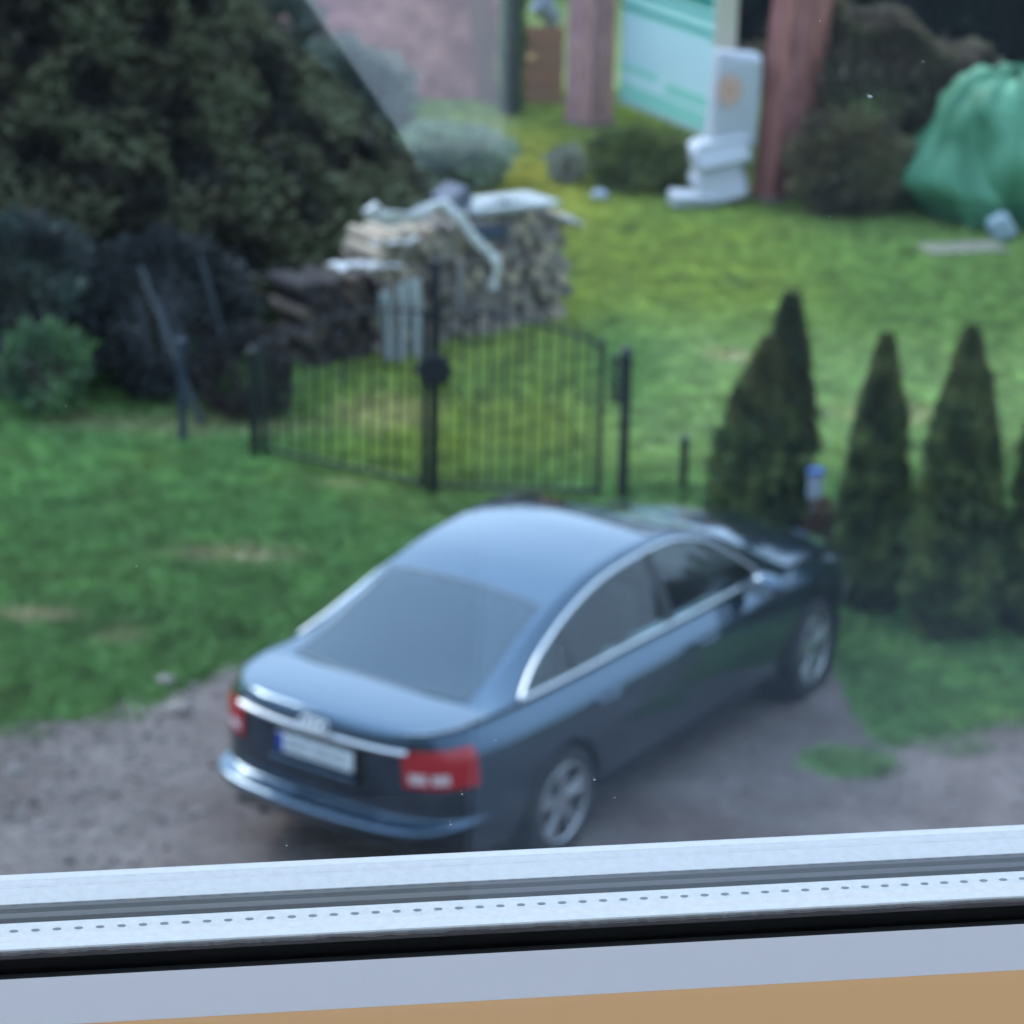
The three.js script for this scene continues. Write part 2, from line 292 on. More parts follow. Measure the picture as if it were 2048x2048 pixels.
  const dloTop = curve1([[0.85, 0.995], [1.0, 1.065], [1.2, 1.15], [1.5, 1.255], [1.85, 1.338], [2.2, 1.368], [2.5, 1.370], [2.75, 1.345], [3.0, 1.262], [3.2, 1.15], [3.42, 0.965]]);
  const dloLow = (x) => topf(x) + 0.018;
  const blX = [(b) => 0.54 + 0.07 * b * b, (b) => 1.42], blY = [0.59, 0.51];
  const wsX = [(b) => 3.70 - 0.16 * b * b, (b) => 2.50 + 0.04 * b * b], wsY = [0.64, 0.52];
  const quadPatch = (X, Y, a, b, lift) => {           // a along base to top, b in -1..1
    const x = lerp(X[0](b), X[1](b), a), y = lerp(Y[0], Y[1], a) * b, p = roofAt(x, y / railW(x)), e = 0.01;
    const n = roofAt(x + e, y / railW(x + e)).sub(p).cross(roofAt(x, (y + e) / railW(x)).sub(p)).normalize(); if (n.y < 0) n.negate(); return p.addScaledVector(n, lift);
  };
  const inQuad = (X, Y, x, y, m) => { for (let k = 0; k < 3; k++) { const a0 = k; } const yy = clamp(y / Y[0], -1, 1), lo = Math.min(X[0](yy), X[1](yy)), hi = Math.max(X[0](yy), X[1](yy)); const a = clamp((x - X[0](yy)) / (X[1](yy) - X[0](yy)), 0, 1); return x > lo + m && x < hi - m && Math.abs(y) < lerp(Y[0], Y[1], a) - m; };
  const gp = [], gi = [], NX = 170, NS = 48, NQ = 26, X0 = 0.46, X1 = 3.78, row = 2 * NQ + NS + 1;
  for (let i = 0; i <= NX; i++) { const x = lerp(X0, X1, i / NX); for (let k = 0; k < row; k++) { const p = k < NQ ? sideAt(x, 1 - k / NQ, -1) : k <= NQ + NS ? roofAt(x, (k - NQ) / NS * 2 - 1) : sideAt(x, (k - NQ - NS) / NQ, 1); gp.push(p.x, p.y, p.z); } }
  for (let i = 0; i < NX; i++) for (let k = 0; k < row - 1; k++) {
    const a = i * row + k, b = a + 1, c = a + row, d = c + 1, x = (gp[a * 3] + gp[d * 3]) / 2, y = (gp[a * 3 + 1] + gp[d * 3 + 1]) / 2, z = (gp[a * 3 + 2] + gp[d * 3 + 2]) / 2;
    const top = k >= NQ && k < NQ + NS;
    if (top && (inQuad(blX, blY, x, z, 0.03) || inQuad(wsX, wsY, x, z, 0.03))) continue;
    if (!top && x > 0.89 && x < 3.38 && y > dloLow(x) + 0.012 && y < dloTop(x) - 0.014) continue;
    gi.push(a, b, c, b, d, c);
  }
  const gg = new THREE.BufferGeometry(); gg.setAttribute('position', new THREE.Float32BufferAttribute(gp, 3)); gg.setIndex(gi); gg.computeVertexNormals();
  part('roof', gg, M.paint, car);
  const sheet = (f, na, nb) => { const P = [], I = []; for (let i = 0; i <= na; i++) for (let k = 0; k <= nb; k++) { const p = f(i / na, k / nb); P.push(p.x, p.y, p.z); } for (let i = 0; i < na; i++) for (let k = 0; k < nb; k++) { const a = i * (nb + 1) + k; I.push(a, a + 1, a + nb + 1, a + 1, a + nb + 2, a + nb + 1); } const g = new THREE.BufferGeometry(); g.setAttribute('position', new THREE.Float32BufferAttribute(P, 3)); g.setIndex(I); g.computeVertexNormals(); return g; };
  part('rear_window', sheet((a, b) => quadPatch(blX, blY, a, b * 2 - 1, 0.004), 30, 30), M.rearGlass, car);
  part('windscreen', sheet((a, b) => quadPatch(wsX, wsY, a, b * 2 - 1, 0.004), 30, 30), M.glass, car);
  const seal = (X, Y) => { const w = 0.018, f = (a, b) => quadPatch(X, Y, a, b, 0.006); return [sheet((t, k) => f(k * 0.02, t * 2 - 1), 40, 2), sheet((t, k) => f(1 - k * 0.03, t * 2 - 1), 40, 2), sheet((t, k) => f(t, 1 - k * w * 1.6), 40, 2), sheet((t, k) => f(t, -1 + k * w * 1.6), 40, 2)]; };
  const sealM = mat(0.05, 0.075, 0.095, 0.3); part('window_seal', seal(blX, blY), sealM, car); part('window_seal', seal(wsX, wsY), M.trim, car);
  for (const sgn of [1, -1]) {
    const onSide = (x, y, lift) => { const p = sideAt(x, qOf(x, y), sgn); p.z += sgn * lift; p.y += lift * 0.35; return p; };
    const pane = (xa, xb) => sheet((a, b) => { const x = lerp(xa, xb, a); return onSide(x, lerp(dloLow(x), Math.max(dloTop(x), dloLow(x) + 0.004), b), 0.004); }, 26, 12);
    part('side_window', pane(0.85, 1.36), M.glass, car); part('side_window', pane(1.40, 2.34), M.glass, car); part('side_window', pane(2.42, 3.41), M.glass, car);
    const strip = (xa, xb) => sheet((a, b) => { const x = lerp(xa, xb, a); return onSide(x, lerp(dloLow(x), dloTop(x), b), 0.006); }, 4, 12);
    part('window_pillar', strip(1.355, 1.405), M.trim, car); part('window_pillar', strip(2.335, 2.425), M.trim, car);
    const outline = []; for (let k = 0; k <= 26; k++) { const x = lerp(0.85, 3.40, k / 26); outline.push(onSide(x, dloTop(x) + 0.004, 0.004)); } for (let k = 26; k >= 0; k--) { const x = lerp(0.85, 3.40, k / 26); outline.push(onSide(x, dloLow(x) - 0.006, 0.006)); }
    part('window_trim', tube(outline, 0.012, 160, 6, true), M.chrome, car);
    // mirror
    const mg = new THREE.SphereGeometry(1, 18, 12); mg.scale(0.085, 0.075, 0.12); mg.translate(3.2, 1.0, sgn * 0.965);
    const mm = part('wing_mirror', [mg, box(0.06, 0.04, 0.12, 3.22, 0.955, sgn * 0.86)], M.paint, car);
    part('mirror_glass', new THREE.CircleGeometry(1, 20).scale(0.095, 0.058, 1).rotateY(-Math.PI / 2).translate(3.112, 1.0, sgn * 0.965), M.chrome, mm);
    // handles
    for (const [n, x] of [['rear', 1.52], ['front', 2.60]]) {
      const u = uOf(x), p = at(u * sgn, vOf(0.835, x)), d = doorMesh[n + (sgn > 0 ? ' right' : ' left')];
      part('handle', [box(0.2, 0.026, 0.024, p.x, p.y, p.z + sgn * 0.035, 0.01), box(0.03, 0.026, 0.04, p.x - 0.085, p.y, p.z + sgn * 0.014), box(0.03, 0.026, 0.04, p.x + 0.085, p.y, p.z + sgn * 0.014)], M.paint, d);
    }
    // lights on the shell
    const patch = (ua, ub, ya, yb, lift, nu = 18, nv = 8) => sheet((a, b) => { const u = lerp(ua, ub, a), k = u * sgn, e = 0.002; const v0 = vOf(lerp(ya, yb, b), 0.1), p = at(k, v0), n = at(k + e * sgn, v0).sub(p).cross(at(k, v0 + 0.01).sub(p)).normalize(); if (n.dot(V(p.x - 2.4, 0, p.z)) < 0) n.negate(); return p.addScaledVector(n, lift); }, nu, nv);
    const ui = uOfY(0.54), uo = uOf(0.34);
    const tl = part('tail_light', [patch(ui, uo, 0.70, 0.912, 0.008)], M.red, car);
    const u1 = lerp(ui, uo, 0.08), u2 = lerp(ui, uo, 0.30), u3 = lerp(ui, uo, 0.36), u4 = lerp(ui, uo, 0.58);
    part('light_lens', patch(u1, u2, 0.728, 0.785, 0.012, 8, 4), M.lens, tl); part('light_lens', patch(u3, u4, 0.728, 0.785, 0.012, 8, 4), M.lens, tl);
    part('headlight', patch(uOf(4.42), uOf(4.84), 0.53, 0.63, 0.008), phys(0.7, 0.72, 0.75, 0.1, { clearcoat: 1 }), car);
    part('side_sill', sheet((a, b) => { const x = lerp(1.52, 3.56, a), p = at(uOf(x) * sgn, vOf(lerp(0.235, 0.30, b), x)); p.z += sgn * 0.012; return p; }, 20, 3), M.trim, car);
  }
  // chrome strip over the plate, plate and its lit recess edge, badge
  const strip = (za, zb, ya, yb, lift, n = 24) => sheet((a, b) => { const z = lerp(za, zb, a), p = at(uOfY(Math.abs(z)) * Math.sign(z || 1), vOf(lerp(ya, yb, b))); p.x -= lift; p.z = z; return p; }, n, 4);
  part('chrome_strip', tube(Array.from({ length: 15 }, (_, k) => { const z = lerp(-0.57, 0.57, k / 14), p = at(uOfY(Math.abs(z)) * Math.sign(z || 1), vOf(0.895)); return V(p.x - 0.008, p.y, z); }), 0.015, 40, 8), M.chrome, car);
  part('plate_recess', strip(-0.31, 0.31, 0.66, 0.87, 0.003), M.trim, car);
  const cv = document.createElement('canvas'); cv.width = 520; cv.height = 112; const cx = cv.getContext('2d');
  cx.fillStyle = '#c9ced2'; cx.fillRect(0, 0, 520, 112); cx.fillStyle = '#1d3f9c'; cx.fillRect(0, 0, 46, 112); cx.fillStyle = 'rgba(50,56,64,0.7)';
  [[78, 40], [132, 34], [186, 38], [262, 40], [316, 34], [370, 40], [428, 38]].forEach(([x, w], i) => { cx.fillRect(x, 28 + (i % 3) * 3, 9, 58 - (i % 2) * 8); cx.fillRect(x + w - 12, 30, 9, 54 - (i % 3) * 9); if (i % 2) cx.fillRect(x, 50, w - 6, 9); else cx.fillRect(x, 28, w - 4, 9); });
  const ct = new THREE.CanvasTexture(cv); ct.colorSpace = THREE.SRGBColorSpace;
  const px = at(0, vOf(0.80)).x;
  const plate = part('licence_plate', box(0.014, 0.112, 0.52, px - 0.018, 0.785, 0, 0.004), mat(0.6, 0.62, 0.64, 0.5), car);
  part('plate_print', new THREE.PlaneGeometry(0.514, 0.106).rotateY(-Math.PI / 2).translate(px - 0.0265, 0.785, 0), new THREE.MeshStandardMaterial({ map: ct, roughness: 0.4 }), plate);
  part('plate_ledge', box(0.08, 0.03, 0.58, at(0, vOf(0.68)).x - 0.02, 0.69, 0, 0.008), M.paint, car);
  const bx = at(0, vOf(0.955)).x; const rings = [];
  for (let k = 0; k < 4; k++) { const t = new THREE.TorusGeometry(0.029, 0.0055, 8, 24); t.rotateY(-Math.PI / 2); t.rotateZ(-0.5); t.translate(bx - 0.014, 0.945, (k - 1.5) * 0.043); rings.push(t); }
  part('badge', rings, M.chrome, car);
  for (const z of [0.48, -0.48]) part('exhaust_pipe', new THREE.CylinderGeometry(0.035, 0.035, 0.14, 16, 1, true).rotateZ(Math.PI / 2).translate(0.25, 0.255, z), M.chrome, car);
  // underside, wheel wells, cabin
  for (const a of axles) for (const s of [1, -1]) part('wheel_well', [new THREE.CylinderGeometry(RA + 0.004, RA + 0.004, 0.36, 28, 1, true).rotateX(Math.PI / 2).translate(a, 0.335, s * 0.70), new THREE.CircleGeometry(RA + 0.004, 28).translate(a, 0.335, s * 0.525)], M.black, car);
  part('underbody', [box(0.5, 0.03, 1.46, 0.50, 0.225, 0), box(2.10, 0.04, 1.6, 2.54, 0.22, 0), box(0.45, 0.03, 1.4, 4.55, 0.23, 0), box(0.75, 0.03, 1.0, 1.12, 0.228, 0), box(0.75, 0.03, 1.0, 3.963, 0.228, 0)], M.black, car);
  part('cabin_floor', [box(2.8, 0.03, 1.36, 2.2, 0.4, 0), box(0.55, 0.03, 1.34, 1.0, 0.93, 0), box(0.03, 0.5, 1.36, 3.45, 0.65, 0)], M.fabric, car);
  const seat = (x, z, w) => [box(0.5, 0.18, w, x, 0.55, z, 0.06), box(0.16, 0.62, w, x - 0.3, 0.86, z, 0.06).rotateZ(0)];
  for (const z of [0.36, -0.36]) { const s = part('front_seat', seat(2.55, z, 0.5), M.seat, car); part('headrest', box(0.1, 0.18, 0.26, 2.2, 1.22, z, 0.04), M.seat, s); }
  const rb = part('rear_seat', seat(1.62, 0, 1.25), M.seat, car); for (const z of [0.36, -0.36]) part('headrest', box(0.1, 0.13, 0.26, 1.24, 1.07, z, 0.04), M.seat, rb);
  part('dashboard', box(0.42, 0.16, 1.3, 3.3, 0.93, 0, 0.06), M.fabric, car);
  part('steering_wheel', new THREE.TorusGeometry(0.18, 0.016, 8, 28).rotateY(Math.PI / 2).rotateZ(-0.4).translate(2.98, 0.95, -0.36), M.trim, car);
  part('door_panel', [box(2.6, 0.5, 0.03, 2.3, 0.68, 0.73), box(2.6, 0.5, 0.03, 2.3, 0.68, -0.73)], M.fabric, car);
  // wheels
  const tyreG = new THREE.LatheGeometry([[0.225, -0.105], [0.30, -0.112], [0.322, -0.095], [0.328, -0.05], [0.328, 0.05], [0.322, 0.095], [0.30, 0.112], [0.235, 0.108]].map((p) => new THREE.Vector2(...p)), 48).rotateX(Math.PI / 2);
  const rimParts = [new THREE.CylinderGeometry(0.225, 0.225, 0.2, 40, 1, true).rotateX(Math.PI / 2), new THREE.TorusGeometry(0.226, 0.012, 8, 48).translate(0, 0, 0.1), new THREE.CylinderGeometry(0.055, 0.06, 0.03, 20).rotateX(Math.PI / 2).translate(0, 0, 0.085)];
  for (let k = 0; k < 5; k++) for (const o of [-0.16, 0.16]) { const a = k / 5 * 6.283 + 0.3 + o; const b = box(0.185, 0.034, 0.03, 0.13, 0, 0.085, 0.008); b.rotateZ(a); rimParts.push(b); }
  const discG = new THREE.CylinderGeometry(0.15, 0.15, 0.02, 32).rotateX(Math.PI / 2).translate(0, 0, 0.02);
  for (const [ai, a] of axles.entries()) for (const s of [1, -1]) {
    const w = new THREE.Group(); w.name = 'wheel'; w.position.set(a, 0.328, s * 0.80); w.rotation.y = (s < 0 ? Math.PI : 0) + (ai ? R(7) : 0); car.add(w);
    part('tyre', tyreG, M.rubber, w); part('rim', rimParts, M.alloy, w); part('brake_disc', discG, mat(0.12, 0.12, 0.12, 0.5, { metalness: 0.7 }), w);
  }
}
// ------------------------------------------------------------------ plants
const leafG = (() => { const g = new THREE.BufferGeometry(); g.setAttribute('position', new THREE.Float32BufferAttribute([0, 0, 0, 0.3, 0.5, 0.08, 0, 1, 0, 0, 0, 0, 0, 1, 0, -0.3, 0.5, 0.08], 3)); g.computeVertexNormals(); return g; })();
const sprayG = (() => { // a small flat fan of scale leaves
  const p = []; for (const [a, l] of [[-0.9, 0.6], [-0.45, 0.85], [0, 1], [0.45, 0.85], [0.9, 0.6]]) { const s = Math.sin(a), c = Math.cos(a); p.push(0, 0, 0, s * l * 0.6 + c * 0.1, c * l * 0.6 - s * 0.1, 0.03, s * l, c * l, 0, 0, 0, 0, s * l, c * l, 0, s * l * 0.6 - c * 0.1, c * l * 0.6 + s * 0.1, 0.03); }
  const g = new THREE.BufferGeometry(); g.setAttribute('position', new THREE.Float32BufferAttribute(p, 3)); g.computeVertexNormals(); return g; })();
const leafM = new THREE.MeshPhysicalMaterial({ roughness: 0.75, side: THREE.DoubleSide, transmission: 0.25, thickness: 0 });
const needleM = new THREE.MeshStandardMaterial({ roughness: 0.85, side: THREE.DoubleSide });
const barkM = mat(0.09, 0.07, 0.06, 0.95);
function orient(p, dir, roll, s) { const q = new THREE.Quaternion().setFromUnitVectors(V(0, 1, 0), dir.clone().normalize()); q.multiply(new THREE.Quaternion().setFromAxisAngle(V(0, 1, 0), roll)); return new THREE.Matrix4().compose(p, q, V(s, s, s)); }
function pickColor(cols, n, r) { const k = clamp(0.5 + n * 0.9 + (r - 0.5) * 0.5, 0, 0.999) * (cols.length - 1), i = Math.floor(k), t = k - i; return rgb(...cols[i].map((v, j) => lerp(v, cols[i + 1][j], t))); }

// thuja: a tight flame of sprays round a dark core
function thuja(pos, h, rad, seed, label, tip) {
  const r = rng(seed), o = thing('thuja_tree', label, 'tree', pos, seed, 'clipped thujas in a row in front of the car');
  const prof = curve1([[0, 0.7], [0.12, 1], [0.3, 0.95], [0.55, 0.78], [0.75, 0.52], [0.9, 0.25], [1, 0.03]]);
  part('trunk', new THREE.CylinderGeometry(0.02, 0.045, h * 0.8, 8).translate(0, h * 0.4, 0), barkM, o);
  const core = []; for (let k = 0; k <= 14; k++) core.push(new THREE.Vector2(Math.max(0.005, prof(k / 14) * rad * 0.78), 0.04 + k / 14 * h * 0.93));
  const list = [];
  for (let k = 0; k < 9000; k++) {
    const t = r() ** 1.25, a = r() * 6.283, lump = 1 + 0.3 * noise(Math.cos(a) * 2 + seed, t * h * 3.2, Math.sin(a) * 2) + 0.16 * noise(Math.cos(a) * 5, t * h * 8, Math.sin(a) * 5 + seed), R0 = prof(t) * rad * lump * (0.72 + 0.3 * r());
    const p = V(Math.cos(a) * R0, 0.03 + t * h * 0.97, Math.sin(a) * R0);
    const n = noise(p.x * 6, p.y * 5, p.z * 6 + seed), c = pickColor([[0.035, 0.055, 0.024], [0.11, 0.155, 0.055], [0.22, 0.27, 0.085]], n, r());
    if (r() < tip * sstep(0.55, 0.95, t)) c.lerp(rgb(0.15, 0.11, 0.035), 0.8);
    list.push({ m: orient(p, V(Math.cos(a) * 0.55, 1, Math.sin(a) * 0.55).add(V(r() - 0.5, 0, r() - 0.5)), r() * 6.28, 0.05 + 0.035 * r()), c });
  }
  const crown = new THREE.Group(); crown.name = 'crown'; o.add(crown);
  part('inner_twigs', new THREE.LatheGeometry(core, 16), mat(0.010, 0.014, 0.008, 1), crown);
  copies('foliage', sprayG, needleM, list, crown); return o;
}
const wide = thuja([1.79, 0, -19.65], 1.58, 0.37, 101, 'widest thuja with an uneven brownish tip, standing directly behind the car bonnet', 0.8);
{ // its second, taller leader
  const r = rng(150), list = [];
  for (let k = 0; k < 3200; k++) { const t = r(), y = 0.75 + 1.12 * t, a = r() * 6.283, R0 = (0.22 * (1 - t ** 1.6 * 0.86)) * (0.7 + 0.35 * r()) * (1 + 0.3 * noise(Math.cos(a) * 3, y * 6, Math.sin(a) * 3)); const p = V(0.155 + Math.cos(a) * R0, y, Math.sin(a) * R0); list.push({ m: orient(p, V(Math.cos(a) * 0.5, 1, Math.sin(a) * 0.5), r() * 6.28, 0.045 + 0.03 * r()), c: pickColor([[0.018, 0.030, 0.014], [0.05, 0.075, 0.028], [0.12, 0.12, 0.04]], noise(a * 2, y * 5) + 0.2 * t, r()) }); }
  copies('leader', sprayG, needleM, list, wide.children.find((c) => c.name === 'crown'));
}
thuja([2.46, 0, -18.55], 1.95, 0.235, 102, 'slim thuja just right of the car front wheel, second in the row', 0.35);
thuja([2.95, 0, -18.1], 2.15, 0.30, 103, 'tall thuja third from left, clear of the car on open grass', 0.25);
thuja([3.56, 0, -18.15], 2.05, 0.27, 104, 'thuja cut off by the right edge of the picture', 0.25);

for (const [k, x, z, h] of [[0, 4.15, -17.95, 2.1], [1, 4.75, -17.85, 2.2], [2, 5.35, -17.8, 2.05], [3, 5.95, -17.7, 2.2]]) thuja([x, 0, z], h, 0.3, 105 + k, ['fifth', 'sixth', 'seventh', 'eighth'][k] + ' thuja of the row, standing outside the right picture edge', 0.2);

// big conifer whose straight flank slopes down across the left of the view
{
  const o = thing('conifer_tree', 'huge dark conifer with a straight sloping flank behind the garden gate', 'tree', [-4.22, 0, -27.6]), r = rng(201), H = 4.2;
  part('trunk', new THREE.CylinderGeometry(0.05, 0.22, 4.0, 12).translate(0, 2.0, 0), barkM, o);
  const rad = (y) => (H - y) * 1.0, list = [];
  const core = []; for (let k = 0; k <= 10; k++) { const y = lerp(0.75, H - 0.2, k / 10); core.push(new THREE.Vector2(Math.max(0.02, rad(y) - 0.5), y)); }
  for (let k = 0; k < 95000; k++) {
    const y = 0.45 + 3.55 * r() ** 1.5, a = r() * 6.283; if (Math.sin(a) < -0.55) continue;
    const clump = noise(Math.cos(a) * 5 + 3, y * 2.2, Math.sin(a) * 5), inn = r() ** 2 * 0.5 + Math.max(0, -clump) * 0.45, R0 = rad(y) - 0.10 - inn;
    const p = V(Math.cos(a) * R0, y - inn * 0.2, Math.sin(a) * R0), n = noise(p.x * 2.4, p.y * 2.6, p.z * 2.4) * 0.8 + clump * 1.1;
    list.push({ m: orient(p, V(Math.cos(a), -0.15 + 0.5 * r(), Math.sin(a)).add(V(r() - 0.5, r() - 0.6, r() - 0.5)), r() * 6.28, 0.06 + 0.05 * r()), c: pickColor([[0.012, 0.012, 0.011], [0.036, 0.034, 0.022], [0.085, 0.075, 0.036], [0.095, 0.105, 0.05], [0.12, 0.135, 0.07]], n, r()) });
  }
  const crown = new THREE.Group(); crown.name = 'crown'; o.add(crown);
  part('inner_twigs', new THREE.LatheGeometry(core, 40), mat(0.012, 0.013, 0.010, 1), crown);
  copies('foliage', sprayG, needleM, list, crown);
}
// loose bush: stems + leaves filling a lumpy ellipsoid
function bush(name, label, cat, pos, rx, ry, rz, n, cols, size, seed, opt = {}) {
  const r = rng(seed), o = thing(name, label, cat, pos, 0, opt.group), list = [], stems = [];
  for (let k = 0; k < (opt.stems ?? 7); k++) { const a = r() * 6.28, e = 0.2 + 0.5 * r(); stems.push(tube([V(0.12 * rx * Math.cos(a), 0, 0.12 * rz * Math.sin(a)), V(rx * e * 0.5 * Math.cos(a), ry * 0.6, rz * e * 0.5 * Math.sin(a)), V(rx * e * Math.cos(a), ry * (1.2 + 0.4 * r()), rz * e * Math.sin(a))], opt.stemR ?? 0.014, 8, 5)); }
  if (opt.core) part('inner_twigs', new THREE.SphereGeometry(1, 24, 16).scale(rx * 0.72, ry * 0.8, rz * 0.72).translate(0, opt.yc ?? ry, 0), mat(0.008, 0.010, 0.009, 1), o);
  part('stem', stems, opt.bark ?? barkM, o).userData.kind = 'stuff';
  for (let k = 0; k < n; k++) {
    const u = r() * 2 - 1, a = r() * 6.283, w = Math.sqrt(1 - u * u), d = V(w * Math.cos(a), u, w * Math.sin(a));
    const lump = 1 + 0.3 * noise(d.x * 1.8 + seed, d.y * 1.8, d.z * 1.8) + 0.22 * noise(d.x * 4.4, d.y * 4.4 + seed, d.z * 4.4);
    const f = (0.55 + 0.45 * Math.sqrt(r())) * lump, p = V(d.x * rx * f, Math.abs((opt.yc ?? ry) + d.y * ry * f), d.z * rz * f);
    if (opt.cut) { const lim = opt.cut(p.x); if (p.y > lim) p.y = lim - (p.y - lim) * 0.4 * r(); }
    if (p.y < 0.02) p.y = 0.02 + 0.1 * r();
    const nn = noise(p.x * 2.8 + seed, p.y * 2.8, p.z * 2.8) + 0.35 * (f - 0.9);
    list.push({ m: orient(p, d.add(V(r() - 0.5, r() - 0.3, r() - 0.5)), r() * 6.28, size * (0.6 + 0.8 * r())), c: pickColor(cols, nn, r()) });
  }
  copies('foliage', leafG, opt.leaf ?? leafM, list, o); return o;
}
const dark = [[0.010, 0.014, 0.014], [0.022, 0.032, 0.032], [0.045, 0.065, 0.06], [0.08, 0.13, 0.105]];
bush('shrub', 'dark blackish shrub at the left picture edge under the big conifer', 'shrub', [-4.25, 0, -23.4], 0.85, 0.72, 0.7, 9000, dark, 0.075, 301, { group: 'shrubs left of the gate' });
bush('shrub', 'dark straggly shrub with grey stems beside the dark blue post', 'shrub', [-2.95, 0, -23.2], 0.75, 0.66, 0.6, 6500, [[0.008, 0.011, 0.013], [0.018, 0.022, 0.026], [0.035, 0.042, 0.048]], 0.075, 302, { group: 'shrubs left of the gate', bark: mat(0.16, 0.17, 0.2, 0.9), stems: 14, stemR: 0.022 });
bush('shrub', 'small bright green leafed shrub low at the left picture edge', 'shrub', [-3.78, 0.1, -22.35], 0.34, 0.34, 0.25, 1100, [[0.04, 0.08, 0.05], [0.09, 0.17, 0.08], [0.16, 0.30, 0.10]], 0.08, 303, { group: 'shrubs left of the gate' });
bush('shrub', 'low dark shrub between the dark blue post and the gate', 'shrub', [-2.2, 0, -22.6], 0.42, 0.36, 0.35, 2400, [[0.01, 0.012, 0.014], [0.03, 0.028, 0.03], [0.06, 0.035, 0.035]], 0.06, 304, { group: 'shrubs left of the gate' });
bush('shrub', 'blue-green shrub against the pink wall beside the conifer flank', 'shrub', [-2.02, 0, -31.9], 0.70, 0.64, 0.5, 9500, [[0.10, 0.13, 0.115], [0.18, 0.225, 0.19], [0.27, 0.31, 0.24]], 0.085, 305);
bush('shrub', 'blue-grey shrub top left of the pink wall behind the conifer', 'shrub', [-3.0, 0, -33.8], 0.62, 0.95, 0.5, 7000, [[0.09, 0.12, 0.11], [0.15, 0.19, 0.165], [0.22, 0.26, 0.21]], 0.085, 306);
bush('shrub', 'pale sage-green low spreading shrub behind the woodpile', 'shrub', [-0.74, 0, -30.9], 0.66, 0.33, 0.6, 8000, [[0.20, 0.26, 0.17], [0.30, 0.38, 0.25], [0.38, 0.48, 0.32]], 0.075, 307);
bush('shrub', 'low green bush below the white and green banner', 'shrub', [1.3, 0, -30.9], 0.52, 0.33, 0.4, 4200, [[0.07, 0.09, 0.025], [0.15, 0.19, 0.05], [0.25, 0.28, 0.07]], 0.07, 308);
bush('flower_clump', 'small whitish flowering clump at the foot of the left pier', 'plant', [0.52, 0, -31.2], 0.2, 0.2, 0.18, 900, [[0.12, 0.15, 0.10], [0.28, 0.30, 0.28], [0.45, 0.45, 0.45]], 0.05, 309);
bush('shrub', 'broad brownish olive bush between the right pier and green tarpaulin', 'shrub', [3.85, 0, -31.3], 1.25, 1.2, 0.8, 21000, [[0.05, 0.035, 0.026], [0.12, 0.085, 0.055], [0.18, 0.135, 0.075], [0.18, 0.18, 0.085]], 0.085, 310, { cut: (x) => 2.02 - 0.36 * (x + 0.5) + 0.10 * Math.sin(x * 7) });
bush('shrub', 'low olive-brown bush growing up the right side of the red-brown pier', 'shrub', [3.45, 0, -29.95], 0.62, 0.52, 0.45, 6500, [[0.06, 0.045, 0.025], [0.15, 0.11, 0.05], [0.22, 0.18, 0.075], [0.20, 0.2, 0.09]], 0.07, 312);
bush('shrub', 'reddish brown dry plant between the first two thujas', 'plant', [2.2, 0, -19.05], 0.16, 0.28, 0.16, 900, [[0.03, 0.02, 0.012], [0.08, 0.035, 0.022], [0.12, 0.05, 0.03]], 0.05, 311);
for (const [i, x, z, rx, h, l] of [[0, 6.2, -37.5, 2.3, 9.5, 'black evergreen tree at the top right corner of the view'], [1, 3.5, -38.5, 1.5, 4.5, 'dark green evergreen tree seen above the brownish bush'], [2, 9.4, -37, 2.3, 9.0, 'dark evergreen tree beyond the right picture edge']])
  bush('evergreen_tree', l, 'tree', [x, 0, z], rx, h, 1.1, 22000, [[0.004, 0.006, 0.006], [0.008, 0.013, 0.011], [0.014, 0.03, 0.018]], 0.11, 330 + i, { leaf: needleM, group: 'dark evergreens at the back', yc: 0.9, core: 1 });
bush('tree_line', 'dense row of dark trees beyond the pink wall, above the picture edge', 'trees', [-6.5, 0, -45], 11, 6.4, 1.6, 32000, [[0.006, 0.009, 0.007], [0.014, 0.022, 0.014], [0.03, 0.045, 0.022]], 0.2, 350, { yc: 1.2, core: 1, leaf: needleM });
bush('tree_line', 'dense row of dark trees far right, beyond the picture edge', 'trees', [17, 0, -35], 6, 7, 1.6, 16000, [[0.006, 0.009, 0.007], [0.014, 0.022, 0.014], [0.03, 0.045, 0.022]], 0.22, 351, { yc: 1.2, core: 1, leaf: needleM });
{ // ivy-clad column
  const r = rng(340), o = thing('columnar_shrub', 'narrow dark green column of ivy between pink wall and brown boards', 'shrub', [-0.12, 0, -34.7]), list = [];
  part('stem', new THREE.CylinderGeometry(0.06, 0.08, 2.6, 8).translate(0, 1.3, 0), barkM, o);
  for (let k = 0; k < 3200; k++) { const a = r() * 6.28, y = 0.05 + 2.6 * r(), R0 = (0.1 + 0.05 * noise(Math.cos(a) * 2, y * 4, Math.sin(a) * 2)) * (0.7 + 0.5 * r()); list.push({ m: orient(V(Math.cos(a) * R0, y, Math.sin(a) * R0), V(Math.cos(a), 0.4, Math.sin(a)), r() * 6.28, 0.07), c: pickColor([[0.05, 0.09, 0.02], [0.10, 0.19, 0.035], [0.16, 0.26, 0.06]], noise(a, y * 3), r()) }); }
  copies('foliage', leafG, leafM, list, o);
}

